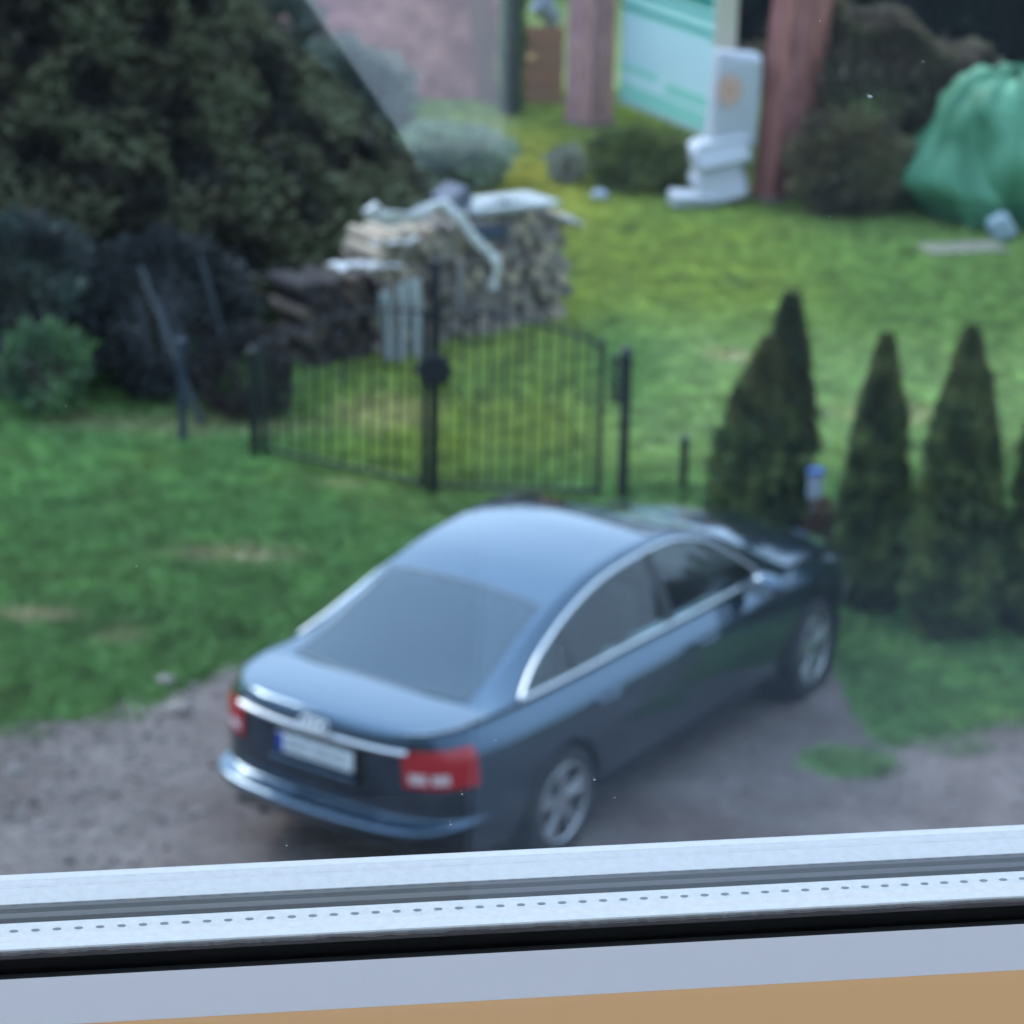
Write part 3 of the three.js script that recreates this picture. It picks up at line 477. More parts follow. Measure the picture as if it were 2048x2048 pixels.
// ------------------------------------------------------------------ gate and posts
const iron = mat(0.022, 0.023, 0.03, 0.5, { metalness: 0.3 });
function gateLeaf(label, a, b, topAt, n) {
  const A = V(a[0], 0, a[1]), B = V(b[0], 0, b[1]), len = A.distanceTo(B), o = thing('gate_leaf', label, 'gate', [A.x, 0, A.z], Math.atan2(-(B.z - A.z), B.x - A.x), 'two leaves of the wrought iron garden gate');
  for (let k = 1; k < n; k++) { const x = len * k / n, h = topAt(k / n); part('bar', [bar(V(x, 0.1, 0), V(x, h, 0), 0.0105, 0.0105, 6), new THREE.ConeGeometry(0.014, 0.07, 6).translate(x, h + 0.03, 0)], iron, o); }
  part('bottom_rail', box(len, 0.022, 0.022, len / 2, 0.08, 0.001), iron, o);
  const top = []; for (let k = 0; k <= 16; k++) top.push(V(len * k / 16, topAt(k / 16) - 0.03, 0.002));
  part('top_rail', tube(top, 0.012, 40, 6), iron, o);
  for (let k = 0; k < 5; k++) { const x = len * (k + 0.5) / 5; part('scroll', new THREE.TorusGeometry(0.05, 0.008, 6, 18).translate(x, 0.80, 0), iron, o); }
  for (const x of [0.02, len - 0.02]) part('stile', box(0.045, topAt(x / len) - 0.04, 0.035, x, (topAt(x / len) - 0.04) / 2 + 0.05, 0), iron, o);
  return o;
}
gateLeaf('left leaf of the black iron garden gate, lower towards the shrubs', [-1.95, -21.5], [-0.66, -20.75], (t) => 0.95 + 0.5 * Math.sin(t * Math.PI / 2), 12);
const rl = gateLeaf('right leaf of the black iron garden gate with a tall centre post', [-0.60, -20.71], [0.66, -20.68], (t) => 1.25 + 0.26 * Math.cos(t * Math.PI / 2) ** 0.8 - 0.02, 12);
{
  part('centre_post', [box(0.07, 1.78, 0.06, 0, 0.90, 0.0, 0.008)], iron, rl);
  part('finial', new THREE.SphereGeometry(0.04, 12, 8).translate(0, 1.81, 0), iron, rl);
  const orn = []; for (let k = 0; k < 8; k++) { const a = k / 8 * 6.283; orn.push(new THREE.SphereGeometry(0.05, 10, 8).scale(1, 1, 0.45).translate(Math.cos(a) * 0.095, 1.0 + Math.sin(a) * 0.095, 0.04)); }
  orn.push(new THREE.CylinderGeometry(0.1, 0.1, 0.04, 20).rotateX(Math.PI / 2).translate(0, 1.0, 0.04));
  part('rosette', orn, iron, rl);
}
function gatePost(pos, w, h, label, m = iron) { const o = thing('gate_post', label, 'post', pos); part('shaft', box(w, h, w, 0, h / 2, 0, 0.008), m, o); part('cap', new THREE.ConeGeometry(w * 0.8, w * 0.7, 4).rotateY(Math.PI / 4).translate(0, h + w * 0.35, 0), m, o); return o; }
gatePost([-2.02, 0, -21.52], 0.07, 0.88, 'dark iron post at the left end of the gate');
gatePost([-2.62, 0, -21.86], 0.065, 0.84, 'slim dark blue post in the grass below shrubs, left of gate', mat(0.025, 0.035, 0.06, 0.6));
gatePost([0.83, 0, -20.72], 0.075, 1.17, 'right gate post of black iron beside the right gate leaf');
gatePost([1.30, 0, -20.95], 0.06, 0.42, 'short dark post stub in the lawn between gate and thujas');
{ // ornamental panel bridging leaf and post
  const o = thing('iron_panel', 'small dense iron scroll panel between right gate leaf and its post', 'gate fitting', [0.745, 0, -20.70]);
  part('frame', [box(0.09, 0.02, 0.02, 0, 1.12, 0), box(0.012, 0.36, 0.014, 0, 0.95, -0.002), box(0.09, 0.02, 0.02, 0, 0.78, 0)], iron, o);
  for (let k = 0; k < 4; k++) part('scroll', new THREE.TorusGeometry(0.036, 0.012, 6, 16).translate(0, 0.83 + k * 0.08, 0), iron, o);
}
{ // leaning pole
  const m = part('leaning_pole', bar(V(-2.52, 0.02, -22.3), V(-3.02, 1.25, -22.55), 0.028, 0.02, 8), mat(0.075, 0.085, 0.10, 0.85), scene); tag(m, 'dull grey pole leaning left among the dark shrubs', 'pole');
  const m2 = part('leaning_pole', bar(V(-2.2, 0.02, -22.55), V(-2.56, 1.3, -22.75), 0.024, 0.018, 8), mat(0.04, 0.05, 0.06, 0.85), scene); tag(m2, 'darker leaning pole right of the other one, nearer the gate', 'pole');
}

// ------------------------------------------------------------------ firewood with covers
const stackTurn = R(40), sO = V(-1.52, 0, -24.06);
const onStack = (s, y, out) => V(sO.x + s * Math.cos(stackTurn) + out * Math.sin(stackTurn), y, sO.z - s * Math.sin(stackTurn) + out * Math.cos(stackTurn));
function woodpile(label, s0, s1, topAt, cols, seed) {
  const r = rng(seed), o = thing('firewood_stack', label, 'firewood', onStack(s0, 0, -0.26).toArray(), stackTurn, 'two joined stacks of firewood'), d = 0.125;
  const variants = cols.map((c) => mat(...c, 0.9)), geos = [0, 1, 2].map((k) => { const g = new THREE.CylinderGeometry(1, 1, 0.5, k === 2 ? 5 : 9, 1); const p = g.attributes.position; for (let i = 0; i < p.count; i++) { const a = Math.atan2(p.getZ(i), p.getX(i)), q = 1 + 0.12 * noise(Math.cos(a) * 1.4 + k * 5, Math.sin(a) * 1.4); p.setX(i, p.getX(i) * q); p.setZ(i, p.getZ(i) * q); } g.rotateX(Math.PI / 2); g.computeVertexNormals(); return g; });
  let row = 0;
  for (let y = d / 2; y < 1.4; y += d * 0.86, row++) for (let x = d / 2 + (row % 2 ? d / 2 : 0); x < s1 - s0; x += d) {
    if (y + d / 2 > topAt(x / (s1 - s0))) continue;
    const k = d * (0.43 + 0.1 * r()), m = part('log', geos[Math.floor(r() * 3)], variants[Math.floor(r() * variants.length)], o);
    m.position.set(x + (r() - 0.5) * 0.025, y + (r() - 0.5) * 0.02, (r() - 0.5) * 0.14); m.rotation.set((r() - 0.5) * 0.04, (r() - 0.5) * 0.06, r() * 6); m.scale.set(k, k, 1);
  }
  return o;
}
woodpile('taller grey-brown firewood stack with white sheets on top', 0.38, 2.62, (t) => 1.2 - 0.16 * t ** 2, [[0.24, 0.20, 0.17], [0.34, 0.27, 0.21], [0.46, 0.36, 0.27], [0.17, 0.14, 0.12], [0.30, 0.25, 0.21]], 401);
woodpile('lower dark brown firewood stack left of the taller one', -0.35, 0.36, (t) => 0.78 + 0.10 * t, [[0.05, 0.038, 0.036], [0.08, 0.062, 0.055], [0.04, 0.032, 0.034], [0.11, 0.08, 0.068]], 402);
const white = mat(0.62, 0.60, 0.60, 0.55), grey = mat(0.36, 0.37, 0.38, 0.85);
function ribbon(name, pts, w, material, label, cat, group) {        // a crumpled strip of sheeting with thickness
  const c = new THREE.CatmullRomCurve3(pts, false, 'centripetal'), sh = new THREE.Shape(); sh.absellipse(0, 0, Math.max(0.016, w * 0.16), w / 2, 0, Math.PI * 2);
  const g = new THREE.ExtrudeGeometry(sh, { steps: 40, extrudePath: c, bevelEnabled: false, curveSegments: 10 }), p = g.attributes.position;
  for (let i = 0; i < p.count; i++) { const x = p.getX(i), y = p.getY(i), z = p.getZ(i); p.setXYZ(i, x + 0.035 * noise(x * 12, y * 12, z * 12), y + 0.04 * noise(x * 15, y * 12, z * 9 + 5), z + 0.035 * noise(x * 12 + 4, y * 12, z * 12)); }
  const m2 = mergeVertices(g.deleteAttribute('normal').deleteAttribute('uv'), 1e-4); m2.computeVertexNormals();
  return tag(part(name, m2, material, scene), label, cat, group);
}
ribbon('plastic_strip', [onStack(0.82, 1.20, 0.0), onStack(0.92, 1.29, 0.06), onStack(1.08, 1.29, 0.08), onStack(1.22, 1.18, 0.1), onStack(1.34, 1.02, 0.1), onStack(1.46, 0.9, 0.1), onStack(1.6, 0.76, 0.1), onStack(1.66, 0.62, 0.1), onStack(1.62, 0.45, 0.1)], 0.10, white, 'white plastic strip curling down the front of the firewood', 'plastic sheet', 'white covers on the firewood');
ribbon('plastic_sheet', [onStack(0.32, 1.36, 0.0), onStack(0.42, 1.27, 0.02), onStack(0.6, 1.22, 0.02), onStack(0.86, 1.20, 0.02)], 0.15, white, 'white folded sheet on the left top of the tall firewood stack', 'plastic sheet', 'white covers on the firewood');
ribbon('plastic_sheet', [onStack(0.3, 1.06, 0.05), onStack(0.5, 1.03, 0.06), onStack(0.8, 1.03, 0.05)], 0.08, mat(0.5, 0.5, 0.5, 0.7), 'pale grey sheet edge just below the white folded sheet', 'plastic sheet', 'white covers on the firewood');
ribbon('plastic_sheet', [onStack(1.5, 1.16, -0.1), onStack(1.75, 1.2, -0.12), onStack(2.1, 1.15, -0.1), onStack(2.36, 1.06, -0.1)], 0.16, mat(0.46, 0.46, 0.45, 0.7), 'pale crumpled sheet over the right top of tall firewood stack', 'plastic sheet', 'white covers on the firewood');
ribbon('plastic_sheet', [onStack(2.42, 0.98, 0.02), onStack(2.6, 0.92, 0.03), onStack(2.72, 0.86, 0.0)], 0.13, mat(0.42, 0.42, 0.40, 0.7), 'small pale sheet scrap at the right end of the firewood', 'plastic sheet', 'white covers on the firewood');
ribbon('plastic_sheet', [onStack(-0.12, 0.9, 0.03), onStack(0.1, 0.89, 0.05), onStack(0.3, 0.86, 0.06), onStack(0.6, 0.8, 0.06)], 0.11, white, 'white sheet along the top of the lower dark stack', 'plastic sheet', 'white covers on the firewood');
{
  const bd = (name, s, y, out, w, h, dd, tilt, m, label) => { const b = part(name, new RoundedBoxGeometry(w, h, dd, 2, 0.012), m, scene); b.position.copy(onStack(s, y, out)); b.rotation.set(0, stackTurn, tilt); tag(b, label, name === 'board' ? 'board' : 'plank', 'boards on and against the firewood'); };
  bd('board', 1.95, 1.13, -0.2, 1.0, 0.05, 0.5, -0.05, mat(0.42, 0.43, 0.43, 0.85), 'pale grey board lying on the right top of tall firewood stack');
  bd('board', 1.42, 1.24, -0.25, 0.22, 0.16, 0.3, 0.5, mat(0.10, 0.11, 0.15, 0.7), 'dark slate-coloured lump on top of the firewood behind white strip');
  bd('board', 1.62, 0.95, 0.04, 0.32, 0.13, 0.12, -0.1, mat(0.03, 0.045, 0.075, 0.7), 'dark blue board end under the pale grey board');
  for (const [i, s, h, t] of [[0, 0.36, 0.62, 0.06], [1, 0.52, 0.72, -0.02], [2, 0.68, 0.78, 0.04]]) bd('plank', s, h / 2 + 0.03 - 0.05 * i, 0.2, 0.115, h, 0.035, t, mat(0.30 + 0.04 * i, 0.32 + 0.04 * i, 0.33 + 0.04 * i, 0.85), ['leftmost of three whitish planks leaning on the firewood', 'middle one of three whitish planks leaning on the firewood', 'rightmost and longest of three whitish planks leaning on firewood'][i]);
  for (const [i, s] of [[0, 0.98], [1, 1.26]]) bd('plank', s, 0.55, 0.08, 0.085, 0.42, 0.04, 0.02, mat(0.22, 0.19, 0.18, 0.9), ['greyish pink plank left of the gate centre post', 'greyish pink plank right of the gate centre post'][i]);
}

// ------------------------------------------------------------------ back of the garden: wall, piers, banner, sacks, tarpaulin
const stain = noiseMap(256, (u, v) => { const a = Math.sin(u * 6.283) , n = noise(u * 8, v * 8, 1) + 0.5 * noise(u * 19, v * 19, 4); const k = clamp(178 + 50 * n, 90, 230); return [k + 22, k - 10, k - 4 + 6 * a]; }, 1);
{
  const o = thing('garden_wall', 'weathered pink rendered wall behind the blue-green shrubs', 'wall', [-1.85, 0, -35.65]);
  part('wall_body', box(3.1, 2.9, 0.25, 0, 1.45, 0), mat(1.0, 0.66, 0.58, 0.95, { map: stain }), o);
  part('wall_cap', box(3.2, 0.08, 0.33, 0, 2.94, 0), mat(0.3, 0.27, 0.26, 0.9), o);
  const p = part('plank', new RoundedBoxGeometry(0.26, 2.1, 0.05, 2, 0.01), mat(0.27, 0.16, 0.12, 0.9), scene); p.position.set(-0.50, 0.98, -35.38); p.rotation.set(-0.08, 0, 0.1); tag(p, 'reddish brown plank leaning on the pink wall near the ivy column', 'plank');
}
const brickMat = (r, g, b) => mat(r, g, b, 0.9, { map: stain });
function pier(label, pos, w, d, h, turn, lean, m) { const o = thing('brick_pier', label, 'pier', pos, 0, 'two reddish piers holding the banner'); const s = new THREE.Group(); s.name = 'shaft'; o.add(s); s.rotation.set(0, turn, 0); o.rotation.z = lean; part('pier_body', box(w, h, d, 0, h / 2, 0, 0.012), m, s); part('pier_foot', box(w + 0.04, 0.08, d + 0.04, 0, 0.04, 0, 0.01), mat(0.22, 0.17, 0.15, 0.9), s); return o; }
pier('pinkish square pier left of the white and green banner', [0.82, 0, -34.2], 0.40, 0.42, 3.0, R(45), 0, brickMat(0.80, 0.62, 0.55));
pier('red-brown pier right of the white sacks', [2.82, 0, -30.6], 0.62, 0.30, 3.0, R(42), -0.06, brickMat(0.58, 0.33, 0.26));
{ // banner
  const c = document.createElement('canvas'); c.width = 512; c.height = 480; const x = c.getContext('2d');
  x.fillStyle = '#c6dfe0'; x.fillRect(0, 0, 512, 480); x.fillStyle = '#a9d8cf'; x.fillRect(0, 100, 512, 150);
  x.fillStyle = '#3fa697'; for (const [px, w] of [[250, 22], [300, 16], [345, 26], [395, 18], [440, 26]]) x.fillRect(px, 10, w, 90);
  x.fillStyle = '#15806f'; x.fillRect(0, 104, 190, 30); x.fillRect(250, 132, 240, 34); x.fillStyle = '#3f9d92'; x.fillRect(0, 178, 512, 14); x.fillRect(0, 222, 512, 16);
  x.fillStyle = '#bcd9dc'; x.fillRect(0, 250, 512, 130); x.fillStyle = '#8fd0bf'; x.fillRect(0, 384, 210, 22); x.fillRect(250, 392, 240, 34); x.fillRect(0, 436, 512, 44);
  const t = new THREE.CanvasTexture(c); t.colorSpace = THREE.SRGBColorSpace;
  const o = thing('banner', 'white and teal green printed banner hung between the piers', 'banner', [1.66, 0.40, -32.95], R(-63.7));
  part('board', box(2.25, 2.1, 0.03, 0, 1.05, -0.02), mat(0.4, 0.5, 0.48, 0.8), o);
  part('print', new THREE.PlaneGeometry(2.23, 2.08).translate(0, 1.05, -0.001), new THREE.MeshStandardMaterial({ map: t, roughness: 0.6 }), o);
  part('bottom_batten', box(2.27, 0.05, 0.05, 0, -0.026, -0.01), mat(0.35, 0.45, 0.42, 0.8), o);
  const p = part('cream_board', new RoundedBoxGeometry(0.24, 1.5, 0.04, 2, 0.01), mat(0.56, 0.52, 0.40, 0.8), scene); p.position.set(2.16, 1.62 + 0.72, -30.75); tag(p, 'narrow cream board standing above the white sacks', 'board');
  const st = part('board_stand', box(0.1, 1.65, 0.04, 2.16, 0.83, -30.82), mat(0.2, 0.22, 0.2, 0.9), scene); tag(st, 'dark upright batten behind the white sacks carrying the cream board', 'batten');
}
function sack(label, pos, w, h, d, seed, rot) {
  const g = new RoundedBoxGeometry(w, h, d, 8, Math.min(w, h, d) * 0.28), p = g.attributes.position;
  for (let i = 0; i < p.count; i++) { const x = p.getX(i), y = p.getY(i), z = p.getZ(i), b = 1 + 0.12 * Math.cos(x / w * 3) * Math.cos(y / h * 3), n = noise(x * 5 + seed, y * 5, z * 5) * 0.12 + noise(x * 13, y * 13 + seed, z * 13) * 0.05; p.setXYZ(i, x * (1 + n * 1.1), y * (1 + n * 0.8) + 0.03 * noise(x * 4 + seed, 1, z * 4), z * b + n * 0.7); }
  const m = mergeVertices(g.deleteAttribute('uv').deleteAttribute('normal'), 1e-4); m.computeVertexNormals();
  const o = thing('sack', label, 'sack', pos, 0, 'white sacks stacked beside the red-brown pier'); o.rotation.set(...rot); part('bag', m, mat(0.50, 0.51, 0.56, 0.6), o); return o;
}
sack('lowest white sack of the pile, bulging on the grass', [2.12, 0.22, -30.35], 0.58, 0.42, 0.4, 1, [0, 0.2, 0.25]);
sack('flat white sack end lying on the grass at the foot of pile', [1.85, 0.08, -30.2], 0.5, 0.16, 0.3, 2, [0, 0.3, -0.05]);
sack('middle white sack lying across the pile', [2.14, 0.56, -30.4], 0.66, 0.32, 0.42, 3, [0, 0.1, 0.22]);
{
  const o = sack('tall upright white sack with a faded orange emblem', [2.25, 1.12, -30.45], 0.5, 0.98, 0.3, 4, [0.02, 0.05, -0.05]);
  const e = new THREE.CircleGeometry(0.15, 28).scale(0.9, 1.15, 1).translate(-0.07, 0.12, 0.178); part('emblem', e, mat(0.62, 0.36, 0.28, 0.7), o);
  part('emblem_ring', new THREE.RingGeometry(0.09, 0.12, 28).scale(0.9, 1.15, 1).translate(-0.07, 0.12, 0.182), mat(0.7, 0.5, 0.42, 0.7), o);
}
{ // draped tarpaulin
  const r = rng(7), P = [], I = [], NA = 96, NR = 36, prof = curve1([[0, 0], [0.22, 0.50], [0.36, 0.66], [0.6, 0.82], [0.8, 1.0], [1, 0.80]]), yy = curve1([[0, 1.55], [0.22, 1.50], [0.36, 1.33], [0.6, 0.92], [0.8, 0.42], [1, 0.0]]);
  const C = [];
  for (let j = 0; j <= NR; j++) for (let i = 0; i < NA; i++) {
    const t = j / NR, a = i / NA * 6.2832, ca = Math.cos(a), sa = Math.sin(a), n = noise(ca * 2.6, t * 3.4, sa * 2.6), n2 = noise(ca * 7, t * 8, sa * 7 + 3);
    const f = 1 + t * (0.07 * Math.sin(a * 7 + 1 + 2 * n) + 0.05 * Math.sin(a * 13 + 2 + 3 * t) + 0.22 * n + 0.10 * Math.abs(n2));
    const bul = 1 + 0.16 * Math.exp(-(((t - 0.78) / 0.1) ** 2)) * Math.max(0, -Math.cos(a - 0.25));
    P.push(ca * 0.98 * prof(t) * f * bul + 0.05 * n2, Math.max(0.015, yy(t) + 0.12 * n + 0.05 * n2 * t), sa * 0.85 * prof(t) * f * bul + 0.05 * n);
    const w = clamp(0.5 + 0.9 * noise(ca * 3, t * 4 + 7, sa * 3) + 0.4 * n2, 0, 1); C.push(lerp(0.03, 0.11, w), lerp(0.15, 0.31, w), lerp(0.07, 0.18, w));
  }
  for (let j = 0; j < NR; j++) for (let i = 0; i < NA; i++) { const a = j * NA + i, b = j * NA + (i + 1) % NA; I.push(a, b, a + NA, b, b + NA, a + NA); }
  const g = new THREE.BufferGeometry(); g.setAttribute('position', new THREE.Float32BufferAttribute(P, 3)); g.setIndex(I); g.setAttribute('color', new THREE.Float32BufferAttribute(C, 3)); g.computeVertexNormals();
  const o = tag(part('tarpaulin', g, mat(1, 1, 1, 0.6, { vertexColors: true }), scene), 'green tarpaulin draped over a heap at the right edge', 'tarpaulin'); o.position.set(5.12, 0, -30.0);
  const s2 = part('plastic_bag', new RoundedBoxGeometry(0.26, 0.3, 0.18, 5, 0.08).rotateZ(0.5), mat(0.30, 0.38, 0.42, 0.6), scene); s2.position.set(4.95, 0.12, -29.05); tag(s2, 'pale white bag lying at the foot of the green tarpaulin', 'bag');
  const sl = part('paving_slab', new RoundedBoxGeometry(0.85, 0.06, 0.42, 2, 0.012), mat(0.24, 0.21, 0.17, 0.9), scene); sl.position.set(4.5, 0.0, -28.6); sl.rotation.y = 0.25; tag(sl, 'beige stone slab on the grass before the green tarpaulin', 'paving slab');
}
{ // brown boards with a small lit lantern
  const o = thing('wooden_bin', 'brown wooden box between the ivy column and left pier', 'wooden box', [0.27, 0, -35.55]);
  for (let k = 0; k < 4; k++) part('plank', box(0.5, 0.235, 0.04, 0, 0.125 + k * 0.24, 0.15 + (k % 2) * 0.006), mat(0.40 + 0.03 * (k % 2), 0.22, 0.14, 0.85), o);
  part('side_board', box(0.03, 0.96, 0.3, -0.236, 0.48, -0.02), mat(0.15, 0.08, 0.05, 0.9), o); part('side_board', box(0.03, 0.96, 0.3, 0.236, 0.48, -0.02), mat(0.15, 0.08, 0.05, 0.9), o);
  const tb = thing('plastic_tub', 'pale grey tub tilted on top of the brown box', 'tub', [0.31, 1.13, -35.45]); tb.rotation.set(0.3, 0, 0.6);
  part('tub_body', new THREE.LatheGeometry([[0.001, -0.16], [0.10, -0.16], [0.145, 0.15], [0.155, 0.16], [0.14, 0.15], [0.095, -0.14], [0.001, -0.14]].map((q) => new THREE.Vector2(...q)), 24), mat(0.42, 0.45, 0.52, 0.6), tb);
  const l = thing('lantern', 'small round amber glass lantern hanging before the brown box', 'lantern', [0.12, 0.60, -35.27]);
  part('lantern_globe', new THREE.SphereGeometry(0.05, 16, 12), phys(0.8, 0.5, 0.2, 0.2, { clearcoat: 1 }), l);
  part('lantern_hook', bar(V(0, 0.05, 0), V(0, 0.22, -0.06), 0.006), iron, l);
}
{ // small things on the lawn
  const o = thing('marker_post', 'small post with a white and blue box between first two thujas', 'post', [2.12, 0, -19.25]);
  part('post', box(0.05, 0.55, 0.05, 0, 0.275, 0, 0.006), mat(0.2, 0.2, 0.22, 0.8), o); part('box', box(0.10, 0.17, 0.08, 0, 0.635, 0, 0.015), mat(0.42, 0.46, 0.54, 0.5), o); part('lid', box(0.115, 0.05, 0.095, 0, 0.745, 0, 0.015), mat(0.10, 0.18, 0.42, 0.5), o);
  const b = part('stone', new THREE.IcosahedronGeometry(0.1, 2).scale(1, 0.7, 0.9), mat(0.32, 0.36, 0.44, 0.9), scene); b.position.set(0.87, 0.05, -30.4); tag(b, 'small bluish stone beside the bush under the banner', 'stone');
}

// ------------------------------------------------------------------ the house with the window the picture is taken through
const HOUSE = R(9), inHouse = (o) => { o.position.set(0, 7.24, 0); o.rotation.y = HOUSE; return o; };
struct('paved_yard', new THREE.PlaneGeometry(60, 80).rotateX(-Math.PI / 2).translate(0, 0.004, 46), mat(0.30, 0.29, 0.30, 0.9));
const plaster = mat(0.20, 0.22, 0.25, 0.95), indoor = mat(0.7, 0.68, 0.64, 0.9);
inHouse(struct('wall', [box(10, 6.84, 0.18, 0, -3.82, -0.69)], plaster)); inHouse(struct('wall', [box(10, 1.4, 0.18, 0, 1.65, -0.69)], plaster));
inHouse(struct('wall', [box(4.38, 1.346, 0.18, -2.81, 0.276, -0.69)], plaster)); inHouse(struct('wall', [box(4.28, 1.346, 0.18, 2.86, 0.276, -0.69)], plaster));
inHouse(struct('floor', [box(4.0, 0.1, 3.8, 0.2, -1.69, 1.3)], mat(0.36, 0.42, 0.5, 0.8))); inHouse(struct('ceiling', [box(4.3, 0.12, 3.85, 0.2, 1.16, 1.32)], indoor));
inHouse(struct('wall', [box(0.14, 2.74, 3.8, -1.87, -0.27, 1.3)], indoor)); inHouse(struct('wall', [box(0.14, 1.25, 3.8, 2.27, -1.015, 1.3)], indoor)); inHouse(struct('wall', [box(0.14, 0.25, 3.8, 2.27, 0.975, 1.3)], indoor)); inHouse(struct('wall', [box(0.14, 1.24, 0.8, 2.27, 0.23, 2.8)], indoor));
const dim = mat(0.34, 0.36, 0.4, 0.9);
inHouse(struct('wall', [box(2.14, 1.24, 0.14, -0.87, -1.02, 3.27)], dim)); inHouse(struct('wall', [box(1.62, 1.24, 0.14, 1.53, -1.02, 3.27)], dim)); inHouse(struct('wall', [box(0.52, 0.59, 0.14, 0.46, -1.345, 3.27)], dim)); inHouse(struct('wall', [box(4.28, 0.12, 0.14, 0.2, 1.04, 3.27)], indoor));
{ // a dark coat behind the camera: the panes mirror it, so the left of the view stays free of reflections
  const d = inHouse(thing('coat', 'dark coat hanging in the room just behind the camera', 'coat'));
  const sh = new THREE.Shape([[-1.1, 0.75], [-0.55, 0.7], [-0.2, 0.25], [-0.05, -0.05], [0.115, -0.275], [0.196, -0.39], [0.24, -0.62], [0.22, -1.2], [-1.1, -1.2]].map((p) => new THREE.Vector2(...p)));
  part('cloth', new THREE.ExtrudeGeometry(sh, { depth: 0.12, bevelEnabled: true, bevelSize: 0.01, bevelThickness: 0.02, bevelSegments: 2 }).translate(0, 0, 0.32), mat(0.012, 0.012, 0.015, 0.95), d);
  part('hanger', tube([V(-0.85, 0.72, 0.38), V(-0.7, 0.8, 0.38), V(-0.7, 1.09, 0.38)], 0.006, 20, 6), iron, d);
}
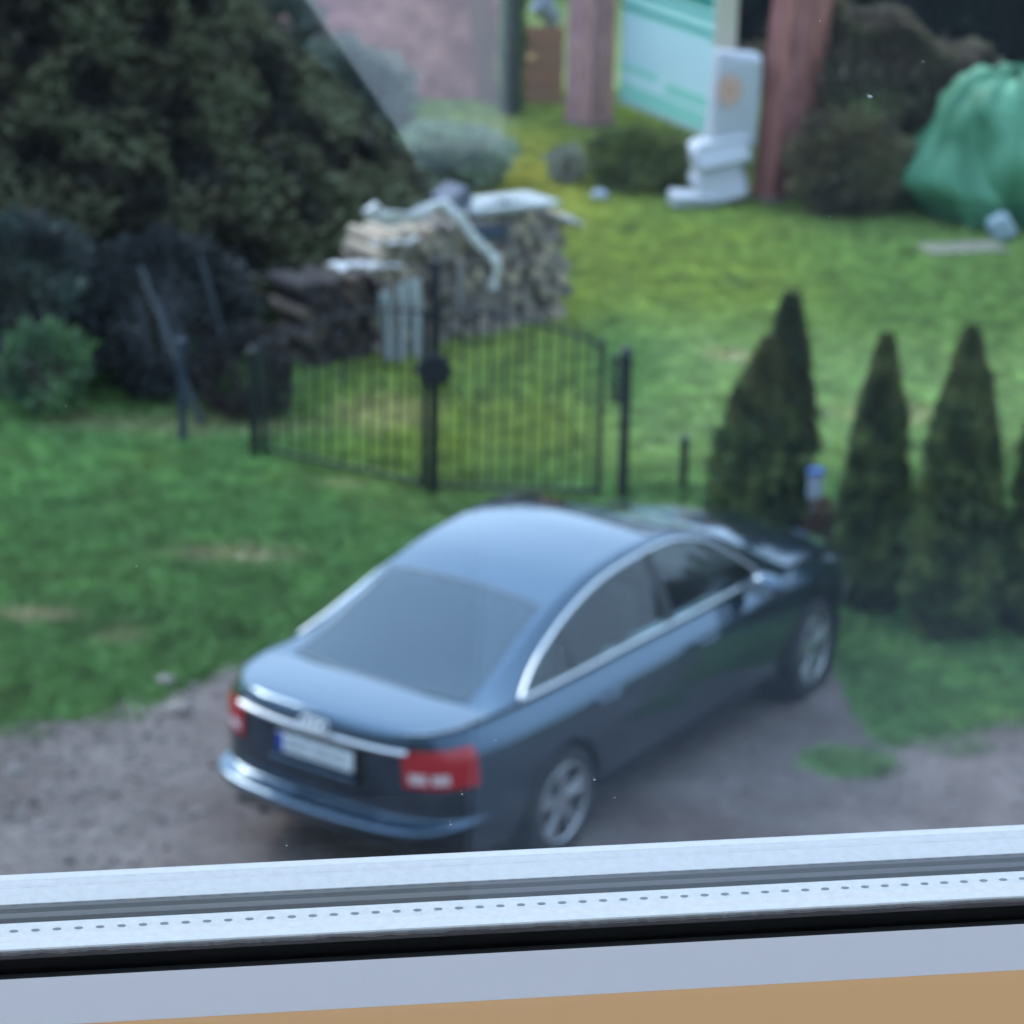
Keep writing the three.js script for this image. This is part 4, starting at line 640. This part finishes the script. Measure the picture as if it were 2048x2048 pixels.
{
  const o = inHouse(thing('window', 'white framed double-glazed window the yard is seen through', 'window')); o.position.set(0, 7.2386, 0);
  const pvc = mat(0.47, 0.46, 0.48, 0.4), alu = mat(0.54, 0.53, 0.53, 0.4), gum = mat(0.035, 0.036, 0.038, 0.7), ink = mat(0.006, 0.005, 0.005, 0.9), wood = mat(0.80, 0.40, 0.15, 0.5);
  const x0 = -0.56, x1 = 0.66;
  const dirt = noiseMap(512, (u, v) => { const n = noise(u * 40, v * 40, 1) + 0.6 * noise(u * 110, v * 110, 2), sp = noise(u * 190 + 3, v * 190, 5) > 0.62 ? -46 : 0, k = clamp(242 + 9 * n + sp, 120, 255); return [k, k - 1, k - 3]; }, 9);
  pvc.map = dirt; alu.map = dirt; gum.color.setRGB(0.05, 0.052, 0.058);
  const prof = (pts, a = x0, b = x1) => { const s = new THREE.Shape(pts.map((p) => new THREE.Vector2(p[0], p[1]))), g = new THREE.ExtrudeGeometry(s, { depth: b - a, bevelEnabled: false, steps: 1 }); g.translate(0, 0, a); g.rotateY(Math.PI / 2); return g; };
  part('outer_frame', prof([[0.7005, -0.41], [0.7005, -0.3572], [0.7012, -0.3567], [0.711, -0.3546], [0.7145, -0.3547], [0.717, -0.3563], [0.726, -0.373], [0.726, -0.41]]), pvc, o);
  part('gasket', prof([[0.6945, -0.378], [0.6945, -0.3590], [0.6955, -0.3580], [0.6975, -0.3576], [0.6985, -0.3567], [0.700, -0.3563], [0.700, -0.378]]), gum, o);
  const sp = part('spacer_bar', prof([[0.674, -0.3625], [0.674, -0.3562], [0.6744, -0.3559], [0.6886, -0.3559], [0.689, -0.3562], [0.689, -0.3625]]), alu, o);
  const hole = new THREE.CircleGeometry(0.00115, 14).scale(1, 0.62, 1).rotateX(-Math.PI / 2), hm = mat(0.16, 0.17, 0.19, 0.8);
  for (let k = -36; k <= 52; k++) { const h = part('perforation', hole, hm, sp); h.position.set(k * 0.00555 + 0.002, -0.35582, -0.6842); }
  { // butyl seal with a ragged upper edge
    const r = rng(77), pts = [[x0, -0.372]]; for (let x = x0; x < x1; x += 0.0012) pts.push([x, -0.3566 + 0.0005 * noise(x * 170, 1.5) + 0.0004 * noise(x * 620, 7.2)]); pts.push([x1, -0.372]);
    const g = new THREE.ExtrudeGeometry(new THREE.Shape(pts.map((p) => new THREE.Vector2(...p))), { depth: 0.0012, bevelEnabled: false }); g.translate(0, 0, -0.6737); part('sealant', g, ink, o);
  }
  part('inner_gasket', prof([[0.6655, -0.378], [0.6655, -0.3612], [0.671, -0.3612], [0.671, -0.378]]), ink, o);
  part('glazing_bead', prof([[0.665, -0.376], [0.665, -0.3596], [0.6642, -0.3590], [0.6500, -0.3648], [0.6500, -0.376]]), mat(0.62, 0.565, 0.585, 0.45), o);
  part('inner_frame', prof([[0.6498, -0.43], [0.64996, -0.36482], [0.6485, -0.3655], [0.600, -0.3890], [0.595, -0.394], [0.595, -0.43]]), wood, o);
  for (const [a, b] of [[-0.62, x0], [x1, 0.72]]) { part('outer_frame', box(b - a, 1.34, 0.03, (a + b) / 2, 0.272, -0.712), pvc, o); part('inner_frame', box(b - a, 1.34, 0.06, (a + b) / 2, 0.272, -0.666), pvc, o); }
  part('outer_frame', box(x1 - x0, 0.06, 0.03, 0.05, 0.915, -0.712), pvc, o); part('inner_frame', box(x1 - x0, 0.06, 0.06, 0.05, 0.915, -0.666), pvc, o);
  const glass = phys(0.97, 0.985, 0.98, 0.0, { transmission: 1, thickness: 0, ior: 1.85 });
  const pane = (d) => part('glass_pane', new THREE.PlaneGeometry(x1 - x0, 1.262).translate(0.05, 0.254, -d), glass, o);
  const outer = pane(0.6915); pane(0.6722);
  const speck = mat(0.75, 0.76, 0.78, 0.9), sg = new THREE.IcosahedronGeometry(0.00022, 1);
  for (const [x, y, s] of [[0.0947, -0.3344, 1.2], [0.133, -0.3233, 1.3], [0.1387, -0.3288, 1], [0.0976, -0.3257, 1], [0.0512, -0.3382, 1], [0.1063, -0.3106, 0.8], [0.197, -0.1408, 2.2], [0.1831, -0.1219, 0.8], [0.21, -0.1321, 0.8], [0.1884, -0.171, 0.7], [0.1234, -0.2853, 0.6], [-0.0024, -0.2156, 0.6], [0.0139, -0.2583, 0.7]]) { const m = part('dirt_speck', sg, speck, outer); m.position.set(x, y, -0.6905); m.scale.set(s * 1.3, s * 0.8, s * 0.5); }
  part('outer_sill', box(1.34, 0.02, 0.14, 0.05, -0.475, -0.84), mat(0.5, 0.5, 0.5, 0.5), o);
}

renderer.render(scene, camera);
